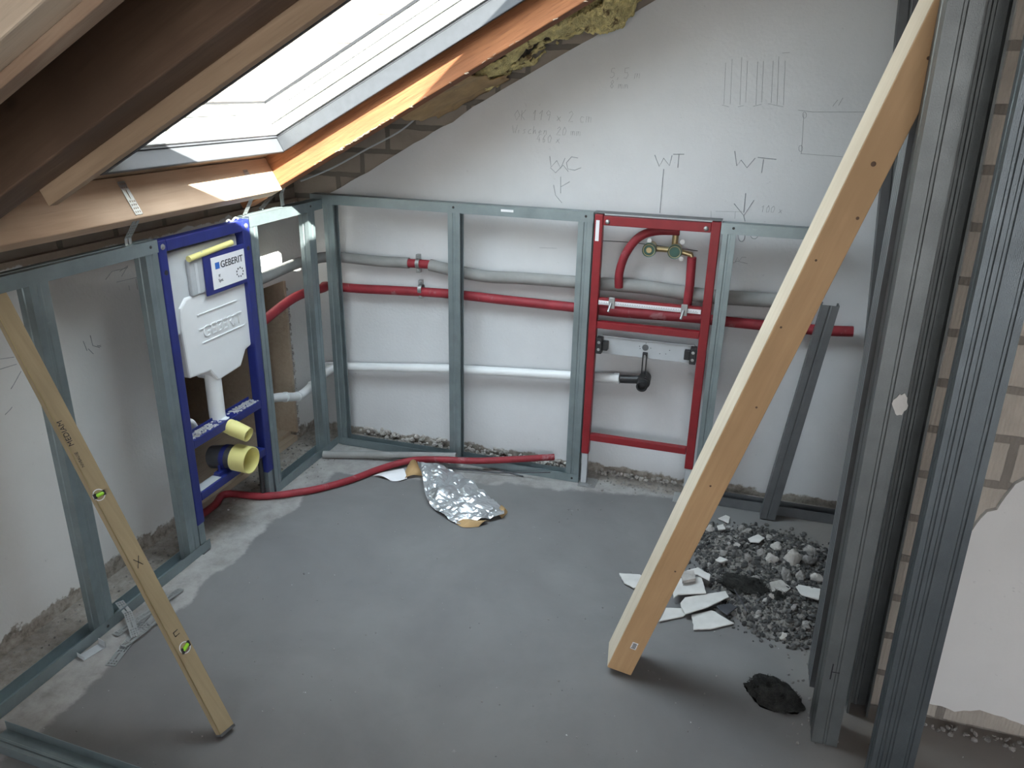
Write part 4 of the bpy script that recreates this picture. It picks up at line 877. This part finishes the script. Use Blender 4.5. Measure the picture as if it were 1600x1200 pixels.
def shard(pix, label, z=.006, th=.005, tilt=(0, 0), m='gypsum', name='plaster_shard'):
    c = at(sum(p[0] for p in pix)/len(pix), sum(p[1] for p in pix)/len(pix), 'z', z); pts = []
    P3 = [at(u, v, 'z', z) for u, v in pix]
    for i, p in enumerate(P3):
        q = P3[(i+1) % len(P3)]; n = max(1, int((q-p).length/.012))
        for k in range(n):
            r = p.lerp(q, k/n); e = .003*noise.noise(r*70); r = r+V((e, e, 0)); r.z = z+(r.x-c.x)*tilt[0]+(r.y-c.y)*tilt[1]; pts.append(r)
    lo = min(p.z for p in pts)
    if lo < .0015:
        for p in pts: p.z += .0015-lo
    tag(MB().prism(pts, (0, 0, th)).build(name, M[m], bevel=.001), label, 'plaster shard')
shard([(967, 897), (1000, 899), (1010, 915), (990, 920), (975, 912)], 'pointed white plaster shard sticking out left of the timber foot')
shard([(1051, 919), (1062, 905), (1096, 903), (1103, 928), (1060, 930), (1052, 936)], 'torn white plaster shard nearest right of timber, above the largest', .03)
shard([(1063, 944), (1070, 935), (1133, 925), (1138, 934), (1105, 950), (1070, 961), (1065, 950)], 'largest white plaster shard, long curved, right of the timber', .022)
shard([(1030, 972), (1041, 951), (1080, 953), (1068, 964)], 'grey-white plaster shard partly under the timber edge', .004)
shard([(1080, 962), (1112, 955), (1147, 975), (1110, 984), (1084, 985)], 'flat pale plaster shard nearest the camera in front of heap', .005)
shard([(1072, 893), (1090, 888), (1110, 899), (1108, 908), (1090, 899), (1078, 902)], 'small curled white plaster shard above the torn one', .04)
shard([(1064, 897), (1084, 895), (1086, 908), (1066, 912)], 'small grey block of plaster on top of torn shard', .045, .012, m='stone_l')
shard([(1240, 912), (1282, 920), (1279, 940), (1252, 932)], 'pale rectangular plaster shard at right edge of the heap', .04, tilt=(0, -.1))
shard([(1168, 843), (1184, 836), (1194, 842), (1186, 849), (1172, 848)], 'white oval plaster shard on back of the heap', .045)
shard([(1122, 811), (1134, 806), (1141, 809), (1138, 818)], 'small white plaster chip behind the heap near the floor track', .006)
shard([(1120, 823), (1130, 820), (1133, 828), (1122, 829)], 'small white plaster chip at rear left of the heap', .03)
shard([(1203, 911), (1220, 907), (1236, 920), (1222, 932), (1206, 925)], 'yellowish crumbled plaster shard in middle right of heap', .045, m='stone_l')
shard([(1118, 876), (1124, 871), (1138, 876), (1126, 880)], 'triangular pale plaster chip on left slope of heap', .045)
shard([(1120, 948), (1140, 944), (1152, 950), (1136, 962), (1126, 955)], 'dark grey slate-like shard between large plaster shards and gravel', .018, m='dark', name='slate_shard')
# sooty tufts
def tuft(cx, cy, L_, W_, H_, seed, label, ang=0, z0=0, n=420):
    mb = MB(); R2_ = Matrix.Rotation(ang, 3, 'Z')
    bm = bmesh.new(); bmesh.ops.create_icosphere(bm, subdivisions=4, radius=1); b = len(mb.v)
    for v in bm.verts:
        q = v.co*(1+.3*fbm(v.co*2+V((seed, 0, 0)), 1, 4)); q = R2_ @ V((q.x*L_, q.y*W_, max(0, q.z)*H_*(1.15-.25*q.x))); mb.v.append(V((cx, cy, z0+.001))+q)
    for f in bm.faces: mb.f.append([b+v.index for v in f.verts]); mb.smooth.append(False)
    bm.free()
    for i in range(n):
        a = random.uniform(0, 6.283); rr_ = math.sqrt(random.random()); q = R2_ @ V((rr_*math.cos(a)*L_, rr_*math.sin(a)*W_, H_*math.sqrt(max(0, 1-rr_*rr_)))); p = V((cx, cy, z0+.003))+q
        d = V((random.uniform(-1, 1), random.uniform(-1, 1), random.uniform(-.2, .7))).normalized()*random.uniform(.006, .016); e_ = p+d; e_.z = max(.001, e_.z)
        mb.tube([p, e_], [.0011, .0005], 3, False)
    tag(mb.build('fibrous_clump', M['soot']), label, 'clump')
tuft(2.105, -1.135, .085, .056, .042, 3, 'black fibrous clump alone on the floor before the studs', .15-.55)
c = at(1165, 915, 'z', .03); tuft(c.x, c.y, .09, .05, .03, 6, 'black fibrous clump on left part of the gravel heap', -.2, .02)
c = at(1218, 935, 'z', .03); tuft(c.x, c.y, .03, .022, .02, 9, 'small black clump on the gravel heap right of the big one', 0, .03, 140)
tag(MB().tube([at(1147, 920, 'z', .075), at(1167, 955, 'z', .045)], .0025, 6).build('thin_stick', M['dark']), 'thin dark stick poking out of the heap', 'stick')
# scattered crumbs along walls and over the screed
mb = MB()
def crumb(x, y, r): rock(mb, (x, y, r*.5), r, random.random()*50, .7, 1)
for i in range(130): crumb(random.uniform(-.2, -.11), random.uniform(-2.0, .1), random.uniform(.002, .006))
for i in range(90): crumb(random.uniform(-.09, -.02)-.1*random.random(), random.uniform(-.5, .0), random.uniform(.002, .006))
for i in range(170): crumb(random.uniform(-.05, 1.9), random.uniform(.105, .145), random.choice((.003, .005, .008)))
for i in range(90): crumb(random.uniform(1.3, 1.75), random.gauss(.06, .03), random.choice((.003, .004, .006)))
for i in range(40): crumb(random.uniform(.0, .2), random.uniform(-.55, -.1), random.uniform(.0015, .004))
for i in range(170): crumb(random.uniform(.2, 2.1), random.uniform(-2.0, -.1), random.uniform(.0012, .0035))
for i in range(60): crumb(random.uniform(2.15, 2.3), random.uniform(-1.3, -.85), random.uniform(.002, .006))
for i in range(120): crumb(random.uniform(2.4, 3.2), random.uniform(-1.13, -1.085), random.uniform(.003, .009))
tag(mb.build('floor_crumbs', M['stone'], loc=(0, 0, 0)), 'loose mortar crumbs strewn along the walls and over the floor', 'crumbs', kind='stuff')
# broken plaster lumps at the foot of the gable wall
mb = MB()
for i in range(140):
    x = random.uniform(.05, 1.15); rock(mb, (x, random.uniform(.135, .15), random.uniform(.0, .045)*(1 if x < .9 else .6)), random.uniform(.006, .016), i*.7, .8, 1)
for i in range(70): rock(mb, (random.uniform(1.30, 1.75), random.uniform(.12, .15), random.uniform(0, .015)), random.uniform(.005, .012), i*.3, .8, 1)
tag(mb.build('crumbled_plaster', M['stone_l'], loc=(.6, .15, 0)), 'crumbled plaster along the foot of the gable wall', 'plaster', kind='stuff')

for o in bpy.data.objects:
    if '_o' in o.keys(): del o['_o']
